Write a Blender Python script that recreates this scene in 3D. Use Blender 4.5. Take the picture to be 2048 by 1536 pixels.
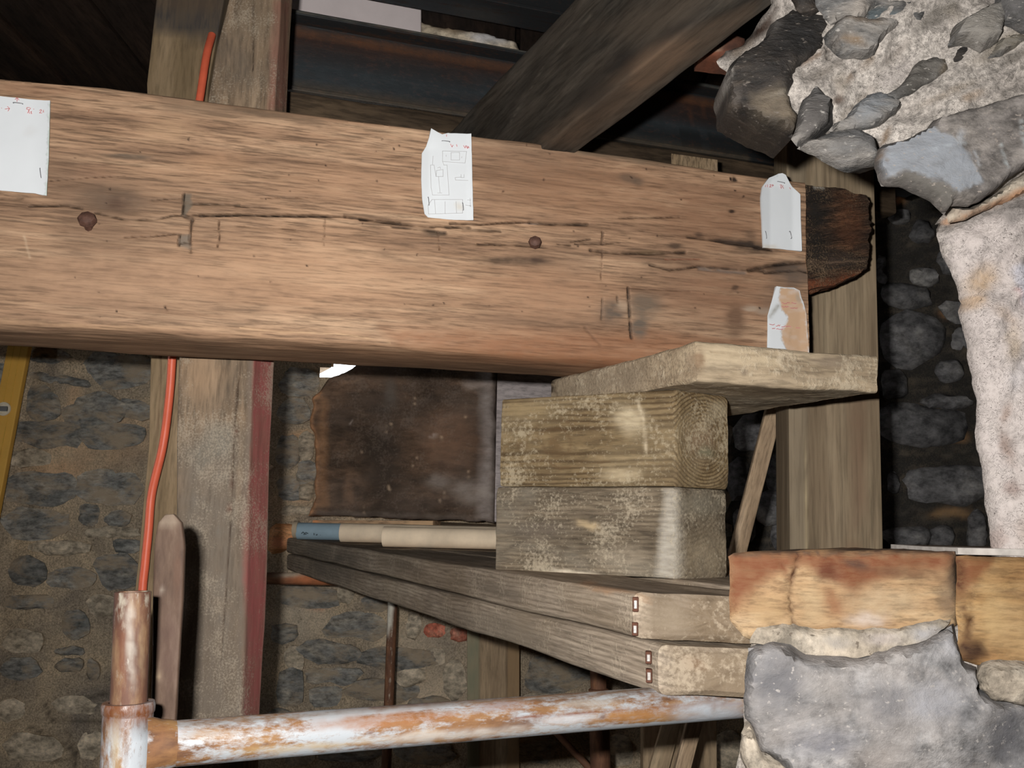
import bpy, math, random
import numpy as np
from mathutils import Vector, Matrix
from mathutils.geometry import delaunay_2d_cdt

random.seed(7)
for o in list(bpy.data.objects):
    bpy.data.objects.remove(o, do_unlink=True)
scene = bpy.context.scene
col = scene.collection

# ------------------------------------------------------------------ camera, world, flash, exposure
EYE = 1.5
F = 2000.0
ROLL = math.radians(1.2)
PITCH = math.atan((1054 - 768) / F)
_f = np.array([0, math.cos(PITCH), math.sin(PITCH)])
_u0 = np.array([0, -math.sin(PITCH), math.cos(PITCH)])
_r0 = np.array([1.0, 0, 0])
_u = _u0 * math.cos(ROLL) - _r0 * math.sin(ROLL)
_r = _r0 * math.cos(ROLL) + _u0 * math.sin(ROLL)
CAM = np.array([0, 0, EYE])
camd = bpy.data.cameras.new('camera')
cam = bpy.data.objects.new('camera', camd)
col.objects.link(cam)
camd.sensor_width = 36.0
camd.lens = 36.0 * F / 2048.0
camd.clip_start = 0.02
cam.matrix_world = Matrix(((_r[0], _u[0], -_f[0], 0), (_r[1], _u[1], -_f[1], 0), (_r[2], _u[2], -_f[2], EYE), (0, 0, 0, 1)))
scene.camera = cam

world = bpy.data.worlds.new('sky')
scene.world = world
world.use_nodes = True
bg = world.node_tree.nodes['Background']
bg.inputs[0].default_value = (0.93, 0.96, 1.0, 1)
bg.inputs[1].default_value = 5.0

# the built-in flash of the camera, up and to the left of the lens
fl = bpy.data.lights.new('flash', 'AREA')
fl.shape = 'RECTANGLE'
fl.size = 0.03
fl.size_y = 0.018
fl.energy = 33.0
fl.color = (1.0, 0.99, 0.97)
flo = bpy.data.objects.new('camera_flash', fl)
flo.matrix_world = cam.matrix_world.copy()
flo.location = Vector(CAM - _r * 0.062 + _u * 0.040 + _f * 0.005)
col.objects.link(flo)

# added fill lamp in a made-up left wall opening, brightens the board sides
wl_ = bpy.data.lights.new('added_side_fill', 'AREA')
wl_.shape = 'RECTANGLE'; wl_.size = .5; wl_.size_y = .8; wl_.energy = 1.3; wl_.color = (.95, .98, 1.0)
wlo = bpy.data.objects.new('added_side_fill', wl_)
wlo.location = (-2.69, 1.6, 1.65); wlo.rotation_euler = (math.pi / 2, 0, -math.pi / 2)
col.objects.link(wlo)

scene.view_settings.view_transform = 'Standard'
scene.view_settings.look = 'None'
scene.view_settings.exposure = 0.0
scene.view_settings.gamma = 1.0
scene.view_settings.use_curve_mapping = False

# ------------------------------------------------------------------ pixel <-> world helpers
def ray(px, py):
    return _f * F + _r * (px - 1024) - _u * (py - 768)
def P(px, py, d):
    """point on the ray of a pixel at world distance Y = d"""
    r = ray(px, py)
    return CAM + r * (d / r[1])
def PZ(px, py, z):
    """point on the ray of a pixel at height z relative to the eye"""
    r = ray(px, py)
    return CAM + r * (z / r[2])
def PP(px, py, O, N):
    r = ray(px, py)
    return CAM + r * (np.dot(np.asarray(O) - CAM, N) / np.dot(r, N))
def proj(V):
    D = np.asarray(V) - CAM
    w = D @ _f
    return 1024 + F * (D @ _r) / w, 768 - F * (D @ _u) / w

# ------------------------------------------------------------------ noise
def _hash(ix, iy, iz):
    h = (ix.astype(np.uint32) * np.uint32(374761393) + iy.astype(np.uint32) * np.uint32(668265263)
         + iz.astype(np.uint32) * np.uint32(2147483647 - 58))
    h = (h ^ (h >> np.uint32(13))) * np.uint32(1274126177)
    h = (h ^ (h >> np.uint32(16))) * np.uint32(2246822519)
    h = h ^ (h >> np.uint32(15))
    return (h & np.uint32(0xFFFFFF)).astype(np.float64) / float(0xFFFFFF) * 2 - 1
def vnoise(p):
    p = np.asarray(p, dtype=np.float64)
    i = np.floor(p).astype(np.int64)
    f = p - i
    f = f * f * f * (f * (f * 6 - 15) + 10)
    out = 0
    for dx in (0, 1):
        wx = f[:, 0] if dx else 1 - f[:, 0]
        for dy in (0, 1):
            wy = f[:, 1] if dy else 1 - f[:, 1]
            for dz in (0, 1):
                wz = f[:, 2] if dz else 1 - f[:, 2]
                out = out + wx * wy * wz * _hash(i[:, 0] + dx, i[:, 1] + dy, i[:, 2] + dz)
    return out
def fbm(p, octv=4, gain=0.5):
    p = np.asarray(p, dtype=np.float64)
    a, s, o = 1.0, 0.0, 0
    for k in range(octv):
        o = o + a * vnoise(p * (2.03 ** k) + 17.3 * k)
        s += a
        a *= gain
    return o / s

# ------------------------------------------------------------------ painting (stains, cracks) on vertices
def seg_dist(x, y, pts):
    best = np.full(x.shape, 1e9)
    pts = np.asarray(pts, float)
    for a, b in zip(pts[:-1], pts[1:]):
        ab = b - a
        L = (ab ** 2).sum() + 1e-12
        t = np.clip(((x - a[0]) * ab[0] + (y - a[1]) * ab[1]) / L, 0, 1)
        best = np.minimum(best, np.hypot(x - a[0] - t * ab[0], y - a[1] - t * ab[1]))
    return best
def inpoly(x, y, poly):
    poly = np.asarray(poly, float)
    ins = np.zeros(x.shape, bool)
    j = len(poly) - 1
    for i in range(len(poly)):
        xi, yi = poly[i]
        xj, yj = poly[j]
        c = ((yi > y) != (yj > y))
        with np.errstate(divide='ignore', invalid='ignore'):
            c &= x < (xj - xi) * (y - yi) / (yj - yi + 1e-15) + xi
        ins ^= c
        j = i
    return ins
SAT = .86
HUE = np.array([1.03, .99, .985])
def s2l(c):
    c = np.asarray(c, float) / 255.0
    return np.where(c <= 0.04045, c / 12.92, ((c + 0.055) / 1.055) ** 2.4)
def alb(rgb, d=1.5, k=0.9):
    """surface albedo from the colour seen at distance d under the flash"""
    c = s2l(rgb)
    lum = c @ np.array([.2126, .7152, .0722])
    c = (lum + (c - lum) * SAT) * HUE * k * (d / 1.5) ** 2
    return tuple(np.clip(c * min(1.0, .84 / c.max()), 0, 1))
def paint(x, y, feats, d, wob=(40, 12, 4)):
    """feats in photo pixels -> rgba tint and carve depth"""
    n = len(x)
    T = np.zeros((n, 3)); A = np.zeros(n); C = np.zeros(n)
    q = np.stack([x / wob[0], y / wob[1], np.zeros(n)], 1)
    wx = fbm(q, 3) * wob[2]
    wy = fbm(q + 31.7, 3) * wob[2]
    var = fbm(np.stack([x / 22.0, y / 9.0, np.zeros(n) + 3.3], 1), 3)
    for ft in feats:
        kind = ft[0]
        if kind == 'line':
            _, pts, w, rgb, a, carve = ft
            dd = seg_dist(x + wx * .35, y + wy * .35, pts)
            m = np.exp(-(dd / w) ** 2)
            m2 = m * np.clip(.8 + .9 * var, 0.1, 1)
            C -= carve * m2
            m = m2 * a
        elif kind == 'ell':
            _, cx, cy, rx, ry, ang, rgb, a = ft
            ca, sa = math.cos(math.radians(ang)), math.sin(math.radians(ang))
            dx, dy = x + wx * 1.5 - cx, y + wy * 1.5 - cy
            u, v = dx * ca + dy * sa, -dx * sa + dy * ca
            m = np.exp(-((u / rx) ** 2 + (v / ry) ** 2) ** 1.5)
            m = np.clip(m * (1 + .6 * var), 0, 1) * a
        elif kind == 'poly':
            _, pts, soft, rgb, a = ft
            ins = inpoly(x + wx, y + wy, pts)
            dd = seg_dist(x + wx, y + wy, list(pts) + [pts[0]])
            m = np.clip(.5 + np.where(ins, dd, -dd) / (2 * soft), 0, 1) * a
            m = np.clip(m * (1 + .35 * var), 0, 1)
        c = np.array(alb(rgb, d))
        nA = m + A * (1 - m)
        T = (c[None] * m[:, None] + T * (A * (1 - m))[:, None]) / np.maximum(nA, 1e-6)[:, None]
        A = nA
    return T, A, C

# ------------------------------------------------------------------ mesh building
def normals(V, tris):
    N = np.zeros_like(V)
    a, b, c = V[tris[:, 0]], V[tris[:, 1]], V[tris[:, 2]]
    n = np.cross(b - a, c - a)
    for k in range(3):
        np.add.at(N, tris[:, k], n)
    L = np.linalg.norm(N, axis=1, keepdims=True)
    return N / np.maximum(L, 1e-15)
def tag(o, label=None, cat=None, group=None, kind=None):
    if label: o['label'] = label
    if cat: o['category'] = cat
    if group: o['group'] = group
    if kind: o['kind'] = kind
    return o
def make(name, V, faces, mat, parent=None, frame=None, tint=None, smooth=True, sharp=40):
    """V in world coordinates; frame = 4x4 local frame (numpy) for the texture axes"""
    V = np.asarray(V, float)
    if frame is None:
        frame = np.eye(4)
        frame[:3, 3] = V.mean(0)
    M = Matrix(frame.tolist())
    inv = np.linalg.inv(frame)
    L = V @ inv[:3, :3].T + inv[:3, 3]
    me = bpy.data.meshes.new(name)
    me.from_pydata(L.tolist(), [], faces if isinstance(faces, list) else faces.tolist())
    if tint is None:
        tint = (np.zeros((len(V), 3)), np.zeros(len(V)))
    if tint is not None:
        at = me.color_attributes.new('tint', 'FLOAT_COLOR', 'POINT')
        T, A = tint
        at.data.foreach_set('color', np.concatenate([T, A[:, None]], 1).astype(np.float32).ravel())
    if smooth:
        me.polygons.foreach_set('use_smooth', np.ones(len(me.polygons), bool))
        if sharp:
            me.set_sharp_from_angle(angle=math.radians(sharp))
    me.materials.append(mat)
    me.update()
    o = bpy.data.objects.new(name, me)
    col.objects.link(o)
    if parent is not None:
        o.parent = parent
        o.matrix_parent_inverse = parent_world(parent).inverted()
    o.matrix_basis = M
    return o
_pw = {}
def parent_world(p):
    if p.parent is None:
        return p.matrix_basis.copy()
    return parent_world(p.parent) @ p.matrix_parent_inverse @ p.matrix_basis
def empty(name, loc):
    o = bpy.data.objects.new(name, None)
    col.objects.link(o)
    o.location = Vector(loc)
    o.empty_display_size = .05
    return o
def axisframe(A, B, up=(0, 0, 1)):
    A = np.asarray(A, float); B = np.asarray(B, float)
    x = (B - A) / np.linalg.norm(B - A)
    up = np.asarray(up, float)
    if abs(np.dot(x, up)) > .9:
        up = np.array([0, -1.0, 0])
    y = np.cross(up, x); y /= np.linalg.norm(y)
    z = np.cross(x, y)
    M = np.eye(4)
    M[:3, 0], M[:3, 1], M[:3, 2], M[:3, 3] = x, y, z, A
    return M

def loft(name, secs, mat, parent=None, n_len=30, n_side=6, r=.004, amp=.001, nsc=(3, 30, 30), end_amp=None,
         feats=None, d=1.5, wob=(40, 12, 4), mid_amp=0.0, seed=0.0, hook=None):
    """sweep through polygon sections (list of k corner points each)"""
    S = np.asarray(secs, float)
    m, k, _ = S.shape
    ctr = S.mean(1)
    t = np.concatenate([[0], np.cumsum(np.linalg.norm(np.diff(ctr, axis=0), axis=1))])
    ts = np.unique(np.concatenate([np.linspace(0, t[-1], n_len)]))
    st = np.stack([np.stack([np.interp(ts, t, S[:, c, a]) for a in range(3)], 1) for c in range(k)], 1)
    if isinstance(n_side, int):
        n_side = [n_side] * k
    lens = [np.linalg.norm(S[:, (c + 1) % k] - S[:, c], axis=1).mean() for c in range(k)]
    W = []
    for c in range(k):
        nx = (c + 1) % k
        L = max(lens[c], 1e-6)
        a = min(r / L, .45)
        pv = (c - 1) % k
        ap = min(r / max(lens[pv], 1e-6), .45)
        for s in (.33, .67):      # rounded corner c
            w = np.zeros(k)
            w[pv] += (1 - s) ** 2 * ap
            w[c] += (1 - s) ** 2 * (1 - ap) + 2 * s * (1 - s) + s * s * (1 - a)
            w[nx] += s * s * a
            W.append(w)
        for s in np.linspace(a, 1 - a, max(2, n_side[c])):
            w = np.zeros(k); w[c] = 1 - s; w[nx] = s
            W.append(w)
    W = np.array(W)
    nper = len(W)
    rings = np.einsum('pk,skx->spx', W, st)
    cen = st.mean(1)
    # round the two end edges
    size = min(lens)
    ax0 = (cen[1] - cen[0]) / np.linalg.norm(cen[1] - cen[0])
    ax1 = (cen[-1] - cen[-2]) / np.linalg.norm(cen[-1] - cen[-2])
    rr = min(r, size * .2)
    caps0, caps1 = [], []
    for f in (1 - .6 * rr / (size * .5), .75, .5, .25):
        caps0.append(cen[0] + (rings[0] - cen[0]) * f)
        caps1.append(cen[-1] + (rings[-1] - cen[-1]) * f)
    rings[0] += ax0 * rr * .6
    rings[-1] -= ax1 * rr * .6
    allr = caps0[::-1] + list(rings) + caps1
    V = np.concatenate([np.concatenate(allr), cen[:1], cen[-1:]])
    nr = len(allr)
    i = np.arange(nr - 1)[:, None] * nper
    j = np.arange(nper)[None, :]
    j2 = (j + 1) % nper
    Q = np.stack([i + j, i + j2, i + nper + j2, i + nper + j], -1).reshape(-1, 4)
    c0, c1 = nr * nper, nr * nper + 1
    jj = np.arange(nper)
    T0 = np.stack([np.full(nper, c0), (jj + 1) % nper, jj], 1)
    b = (nr - 1) * nper
    T1 = np.stack([np.full(nper, c1), b + jj, b + (jj + 1) % nper], 1)
    tris = np.concatenate([Q[:, :3], Q[:, [0, 2, 3]], T0, T1])
    N = normals(V, tris)
    # orient outward
    if np.einsum('ij,ij->i', N, V - V.mean(0)).sum() < 0:
        N = -N
        Q = Q[:, ::-1]; T0 = T0[:, ::-1]; T1 = T1[:, ::-1]
    M = axisframe(ctr[0], ctr[-1])
    inv = np.linalg.inv(M)
    Lc = V @ inv[:3, :3].T + inv[:3, 3]
    disp = amp * fbm(Lc * np.array(nsc) + seed * 7.7, 4)
    if mid_amp:
        disp = disp + mid_amp * fbm(Lc * np.array([4., 9., 9.]) + seed * 3.1 + 50, 3)
    if end_amp:
        axd = np.abs(N @ M[:3, 0])
        disp = disp + end_amp * (axd > .6) * fbm(Lc * 60 + seed, 4)
    tint = None
    T = np.zeros((len(V), 3)); A = np.zeros(len(V))
    if feats:
        x, y = proj(V)
        facing = np.einsum('ij,ij->i', N, CAM - V) > 0
        Tf, Af, Cf = paint(x, y, feats, d, wob)
        T = Tf
        A = np.where(facing, Af, 0)
        disp = disp + np.where(facing, Cf, 0)
    V = V + N * disp[:, None]
    if hook:
        V, T, A = hook(V, N, Lc, T, A)
    o = make(name, V, Q.tolist() + T0.tolist() + T1.tolist(), mat, parent, M, (T, A))
    return o

def relief(name, poly, O, N, mat, res, thick=.05, edge_r=.02, bulge=.01, namp=.004, nsc=25., jit=.25, back=None, shrink=.0,
           feats=None, d=1.5, parent=None, solid=False, in_px=True, seed=0., hfun=None, wob=(25, 25, 5), tilt=(0, 0), smooth_n=4, ridge=0., rang=-35, rsc=(14, 70), facet=0, fslope=.45):
    """a stone-like body: an outline on a plane, domed and roughened towards the viewer, with sides going back"""
    N = np.asarray(N, float); N = N / np.linalg.norm(N)
    U = np.cross([0, 0, 1.0], N); U /= np.linalg.norm(U)      # points right when N faces the camera (-Y)
    Wd = np.cross(N, U)
    O = np.asarray(O, float)
    if in_px:
        pts = np.array([PP(a, b, O, N) for a, b in poly])
        uv = np.stack([(pts - O) @ U, (pts - O) @ Wd], 1)
    else:
        uv = np.asarray(poly, float)
    # resample the outline
    out = []
    for a, b in zip(uv, np.roll(uv, -1, 0)):
        L = np.linalg.norm(b - a)
        n = max(1, int(round(L / res)))
        for s in range(n):
            out.append(a + (b - a) * s / n)
    bd = np.array(out)
    bc = np.concatenate([bd, np.zeros((len(bd), 1)) + seed], 1)
    jx = fbm(bc * (.25 / res), 3) * res * jit * 2.2
    jy = fbm(bc * (.25 / res) + 91.7, 3) * res * jit * 2.2
    bd = bd + np.stack([jx, jy], 1)
    lo, hi = bd.min(0), bd.max(0)
    gx, gy = np.meshgrid(np.arange(lo[0], hi[0], res), np.arange(lo[1], hi[1], res * .87))
    gx = gx + (np.arange(gx.shape[0]) % 2)[:, None] * res * .5
    rng = np.random.RandomState(int(abs(seed) * 1000 + len(bd)) % 99991)
    g = np.stack([gx.ravel(), gy.ravel()], 1) + rng.uniform(-.18, .18, (gx.size, 2)) * res
    ins = inpoly(g[:, 0], g[:, 1], bd)
    g = g[ins]
    if len(g):
        dd = seg_dist(g[:, 0], g[:, 1], np.concatenate([bd, bd[:1]]))
        g = g[dd > .55 * res]
    nb = len(bd)
    vin = [Vector((float(a), float(b))) for a, b in np.concatenate([bd, g])] if len(g) else [Vector((float(a), float(b))) for a, b in bd]
    vo, eo, fo, ov, oe, of = delaunay_2d_cdt(vin, [], [list(range(nb))], 1, 1e-7)
    uvv = np.array([(v.x, v.y) for v in vo])
    tri = np.array([list(f)[:3] for f in fo if len(f) == 3])
    dist = seg_dist(uvv[:, 0], uvv[:, 1], np.concatenate([bd, bd[:1]]))
    e = np.clip(dist / edge_r, 0, 1)
    prof = np.sqrt(np.clip(1 - (1 - e) ** 2, 0, 1))
    W3 = O + uvv[:, :1] * U + uvv[:, 1:] * Wd
    h = bulge * prof + namp * fbm(W3 * nsc + seed * 5.3, smooth_n) * (.35 + .65 * e)
    if ridge:
        ca, sa = math.cos(math.radians(rang)), math.sin(math.radians(rang))
        ru = uvv[:, 0] * ca - uvv[:, 1] * sa; rw = uvv[:, 0] * sa + uvv[:, 1] * ca
        rn = fbm(np.stack([ru * rsc[0], rw * rsc[1], np.full(len(ru), seed)], 1), 4, .6)
        h = h + ridge * (1 - 2.2 * np.abs(rn)) * (.25 + .75 * e)
    c0 = uvv.mean(0)
    if facet:
        size = np.sqrt(((bd - bd.mean(0)) ** 2).sum(1).mean())
        fr = np.random.RandomState(int(seed * 1000) % 9973 + 5)
        wob_ = .0025 * fbm(W3 * 40 + seed, 3)
        hf = np.full(len(uvv), 1e9)
        for k in range(facet):
            an = fr.uniform(0, 2 * math.pi); sl = fr.uniform(.1, fslope)
            pc = bd.mean(0) + fr.uniform(-.45, .45, 2) * size
            hf = np.minimum(hf, bulge * 1.25 + ((uvv - pc) @ np.array([math.cos(an), math.sin(an)])) * sl)
        h = np.maximum(np.minimum(h, hf + wob_), -.006 + h * .3)
    h = h + (uvv[:, 0] - c0[0]) * tilt[0] + (uvv[:, 1] - c0[1]) * tilt[1]
    Tt = np.zeros((len(uvv), 3)); At = np.zeros(len(uvv))
    if feats:
        x, y = proj(W3)
        Tt, At, Ct = paint(x, y, feats, d, wob)
        h = h + Ct
    if hfun is not None:
        x, y = proj(W3)
        h = h + hfun(x, y, uvv)
    front = W3 + h[:, None] * N
    # orient triangles towards N
    a, b, c = front[tri[:, 0]], front[tri[:, 1]], front[tri[:, 2]]
    if (np.cross(b - a, c - a) @ N).sum() < 0:
        tri = tri[:, ::-1]
    # boundary edges
    from collections import Counter
    cnt = {}
    for t3 in tri.tolist():
        for s in range(3):
            e2 = (t3[s], t3[(s + 1) % 3])
            key = (min(e2), max(e2))
            if key in cnt: cnt[key] = None
            else: cnt[key] = e2
    bedges = [v for v in cnt.values() if v is not None]
    bv = sorted({v for e2 in bedges for v in e2})
    idx = {v: n for n, v in enumerate(bv)}
    if back is None:
        back = -N
    back = np.asarray(back, float)
    base = W3[bv]
    cen = base.mean(0)
    r1 = base * .97 + cen * .03 * 1.0 + back * thick * .35 if shrink else base + back * thick * .35
    r2 = base + (cen - base) * shrink + back * thick
    nf = len(front)
    faces = tri.tolist()
    nbv = len(bv)
    for p, q in bedges:
        i, j = idx[p], idx[q]
        faces.append([p, nf + i, nf + j, q])
        faces.append([nf + i, nf + nbv + i, nf + nbv + j, nf + j])
    V = np.concatenate([front, r1, r2])
    Tt = np.concatenate([Tt, Tt[bv], Tt[bv]]); At = np.concatenate([At, At[bv], At[bv]])
    if solid:
        n0 = len(V)
        inner = [v for v in range(nf) if v not in idx]
        im = {v: n0 + n for n, v in enumerate(inner)}
        for v, n in idx.items():
            im[v] = nf + nbv + n
        bk = W3[inner] + (cen - W3[inner]) * shrink + back * thick
        V = np.concatenate([V, bk]) if len(inner) else V
        Tt = np.concatenate([Tt, np.zeros((len(inner), 3))]); At = np.concatenate([At, np.zeros(len(inner))])
        faces += [[im[t3[2]], im[t3[1]], im[t3[0]]] for t3 in tri.tolist()]
    M = np.eye(4); M[:3, 0] = U; M[:3, 1] = -N; M[:3, 2] = Wd; M[:3, 3] = W3.mean(0)
    return make(name, V, faces, mat, parent, M, (Tt, At), sharp=55)

def lathe(name, A, B, prof, mat, parent=None, n=28, feats=None, d=1.5, amp=0., wob=(25, 25, 5), hollow=None):
    """profile of (t in metres from A, radius) spun around the axis A->B"""
    A = np.asarray(A, float); B = np.asarray(B, float)
    M = axisframe(A, B)
    L = []
    th = np.linspace(0, 2 * math.pi, n, endpoint=False)
    for t, r in prof:
        L.append(np.stack([np.full(n, t), r * np.cos(th), r * np.sin(th)], 1))
    V = np.concatenate(L)
    m = len(prof)
    i = np.arange(m - 1)[:, None] * n
    j = np.arange(n)[None]
    j2 = (j + 1) % n
    Q = np.stack([i + j, i + n + j, i + n + j2, i + j2], -1).reshape(-1, 4)
    Vw = V @ M[:3, :3].T + M[:3, 3]
    N = normals(Vw, np.concatenate([Q[:, :3], Q[:, [0, 2, 3]]]))
    axis = M[:3, 0]
    rad = (Vw - A) - ((Vw - A) @ axis)[:, None] * axis
    if np.einsum('ij,ij->i', N, rad).sum() < 0:
        Q = Q[:, ::-1]; N = -N
    T = np.zeros((len(V), 3)); Aa = np.zeros(len(V))
    if feats:
        x, y = proj(Vw)
        T, Aa, C = paint(x, y, feats, d, wob)
    if amp:
        Vw = Vw + N * (amp * fbm(V * 60, 3))[:, None]
    return make(name, Vw, Q.tolist(), mat, parent, M, (T, Aa), sharp=35)
def pipe_profile(L, r, seg=40, wall=.003, closed=True):
    """hollow tube: inside, rim, outside, rim, inside"""
    p = [(min(.08, L * .4), r - wall), (.0005, r - wall), (0, r - wall * .7), (0, r - wall * .3), (.0006, r)]
    p += [(L * s, r) for s in np.linspace(0, 1, seg)[1:-1]]
    p += [(L - .0006, r), (L, r - wall * .3), (L, r - wall * .7), (L - .0005, r - wall), (L - min(.08, L * .4), r - wall)]
    return p
def sweep(name, pts, rad, mat, parent=None, n=12, sub=6):
    """round cable through points (Catmull-Rom)"""
    p = np.asarray(pts, float)
    q = np.concatenate([[2 * p[0] - p[1]], p, [2 * p[-1] - p[-2]]])
    C = []
    for i in range(1, len(q) - 2):
        for s in np.linspace(0, 1, sub, endpoint=False):
            a, b, c, d_ = q[i - 1], q[i], q[i + 1], q[i + 2]
            C.append(.5 * (2 * b + (c - a) * s + (2 * a - 5 * b + 4 * c - d_) * s * s + (3 * b - 3 * c + d_ - a) * s ** 3))
    C.append(p[-1])
    C = np.array(C)
    T = np.gradient(C, axis=0); T /= np.linalg.norm(T, axis=1, keepdims=True)
    ref = np.array([0.31, 0.9, 0.21])
    X = np.cross(T, ref); X /= np.linalg.norm(X, axis=1, keepdims=True)
    Y = np.cross(T, X)
    th = np.linspace(0, 2 * math.pi, n, endpoint=False)
    V = (C[:, None] + rad * (np.cos(th)[None, :, None] * X[:, None] + np.sin(th)[None, :, None] * Y[:, None])).reshape(-1, 3)
    i = np.arange(len(C) - 1)[:, None] * n
    j = np.arange(n)[None]; j2 = (j + 1) % n
    Q = np.stack([i + j, i + j2, i + n + j2, i + n + j], -1).reshape(-1, 4).tolist()
    Q.append(list(range(n))[::-1]); Q.append([(len(C) - 1) * n + k for k in range(n)])
    return make(name, V, Q, mat, parent)
def box(name, lo, hi, mat, parent=None, kind=None):
    lo, hi = np.asarray(lo, float), np.asarray(hi, float)
    V = np.array([[(lo, hi)[a][0], (lo, hi)[b][1], (lo, hi)[c][2]] for a in (0, 1) for b in (0, 1) for c in (0, 1)])
    Fc = [[0, 1, 3, 2], [4, 6, 7, 5], [0, 4, 5, 1], [2, 3, 7, 6], [0, 2, 6, 4], [1, 5, 7, 3]]
    o = make(name, V, Fc, mat, parent, smooth=False)
    if kind: o['kind'] = kind
    return o
def ribbons(name, lines, wpx, O, N, mat, parent, lift=.0):
    """flat pen / pencil strokes given in photo pixels, lying on a plane"""
    N = np.asarray(N, float)
    V, Fc = [], []
    for ln in lines:
        pts = np.array([PP(a, b, O, N) for a, b in ln]) + N * lift
        px = np.array(ln, float)
        for k in range(len(pts) - 1):
            a, b = pts[k], pts[k + 1]
            t = b - a
            L = np.linalg.norm(t)
            if L < 1e-7: continue
            t = t / L
            s = np.cross(t, N) * (wpx * .5 * a[1] / F)
            e = t * (wpx * .3 * a[1] / F)
            n0 = len(V)
            V += [a - e + s, a - e - s, b + e - s, b + e + s]
            Fc.append([n0, n0 + 1, n0 + 2, n0 + 3])
    return make(name, np.array(V), Fc, mat, parent, smooth=False)

# ------------------------------------------------------------------ materials
class NT:
    def __init__(self, name):
        self.m = bpy.data.materials.new(name)
        self.m.use_nodes = True
        self.t = self.m.node_tree
        self.t.nodes.clear()
    def n(self, ty, **kw):
        nd = self.t.nodes.new(ty)
        for k, v in kw.items():
            setattr(nd, k, v)
        return nd
    def l(self, a, b):
        self.t.links.new(a, b)
    def setin(self, nd, i, v):
        if hasattr(v, 'is_output') or isinstance(v, bpy.types.NodeSocket):
            self.l(v, nd.inputs[i])
        else:
            nd.inputs[i].default_value = v
    def coord(self, which='Object', scale=(1, 1, 1), rnd=False, loc=(0, 0, 0)):
        tc = self.n('ShaderNodeTexCoord')
        mp = self.n('ShaderNodeMapping')
        self.l(tc.outputs[which], mp.inputs[0])
        mp.inputs['Scale'].default_value = scale
        mp.inputs['Location'].default_value = loc
        out = mp.outputs[0]
        if rnd:
            oi = self.n('ShaderNodeObjectInfo')
            mu = self.n('ShaderNodeMath', operation='MULTIPLY'); self.l(oi.outputs['Random'], mu.inputs[0]); mu.inputs[1].default_value = 37.0
            ad = self.n('ShaderNodeVectorMath', operation='ADD'); self.l(out, ad.inputs[0]); self.l(mu.outputs[0], ad.inputs[1])
            out = ad.outputs[0]
        return out
    def noise(self, co, scale, detail=6, rough=.6, dist=0.0):
        nd = self.n('ShaderNodeTexNoise')
        self.l(co, nd.inputs['Vector'])
        nd.inputs['Scale'].default_value = scale
        nd.inputs['Detail'].default_value = detail
        nd.inputs['Roughness'].default_value = rough
        nd.inputs['Distortion'].default_value = dist
        return nd.outputs['Fac']
    def voro(self, co, scale, feature='F1', rnd=1.0):
        nd = self.n('ShaderNodeTexVoronoi', feature=feature)
        self.l(co, nd.inputs['Vector'])
        nd.inputs['Scale'].default_value = scale
        nd.inputs['Randomness'].default_value = rnd
        return nd.outputs['Distance']
    def ramp(self, fac, stops):
        nd = self.n('ShaderNodeValToRGB')
        self.l(fac, nd.inputs[0])
        cr = nd.color_ramp
        while len(cr.elements) < len(stops):
            cr.elements.new(.5)
        for e, (p, c) in zip(cr.elements, stops):
            e.position = p
            e.color = (c, c, c, 1) if isinstance(c, (int, float)) else (*c[:3], 1)
        return nd.outputs[0]
    def mix(self, fac, a, b, mode='MIX'):
        nd = self.n('ShaderNodeMix', data_type='RGBA', blend_type=mode)
        nd.clamp_factor = True
        for i, v in ((0, fac), (6, a), (7, b)):
            if isinstance(v, bpy.types.NodeSocket): self.l(v, nd.inputs[i])
            elif isinstance(v, (int, float)) and i == 0: nd.inputs[0].default_value = v
            elif isinstance(v, (int, float)): nd.inputs[i].default_value = (v, v, v, 1)
            else: nd.inputs[i].default_value = (*v[:3], 1)
        return nd.outputs[2]
    def math(self, op, a, b=0.0, clamp=False):
        nd = self.n('ShaderNodeMath', operation=op, use_clamp=clamp)
        for i, v in ((0, a), (1, b)):
            if isinstance(v, bpy.types.NodeSocket): self.l(v, nd.inputs[i])
            else: nd.inputs[i].default_value = v
        return nd.outputs[0]
    def tint(self, base, nz=None, amt=1.0):
        at = self.n('ShaderNodeAttribute', attribute_name='tint')
        a = at.outputs['Alpha']
        if nz is not None:
            k = self.math('MULTIPLY_ADD', nz, 1.3); k.node.inputs[2].default_value = .38
            a = self.math('MULTIPLY', a, k, True)
        return self.mix(a, base, at.outputs['Color'])
    def out(self, color, rough=.8, height=None, bump=.3, dist=.002, spec=.25, metal=0.0):
        b = self.n('ShaderNodeBsdfPrincipled')
        o = self.n('ShaderNodeOutputMaterial')
        self.l(b.outputs[0], o.inputs[0])
        if isinstance(color, bpy.types.NodeSocket): self.l(color, b.inputs['Base Color'])
        else: b.inputs['Base Color'].default_value = (*color[:3], 1)
        if isinstance(rough, bpy.types.NodeSocket): self.l(rough, b.inputs['Roughness'])
        else: b.inputs['Roughness'].default_value = rough
        b.inputs['Specular IOR Level'].default_value = spec
        b.inputs['Metallic'].default_value = metal
        if height is not None:
            bp = self.n('ShaderNodeBump')
            bp.inputs['Strength'].default_value = bump
            bp.inputs['Distance'].default_value = dist
            self.l(height, bp.inputs['Height'])
            self.l(bp.outputs[0], b.inputs['Normal'])
        self.bsdf = b
        return self.m

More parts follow.
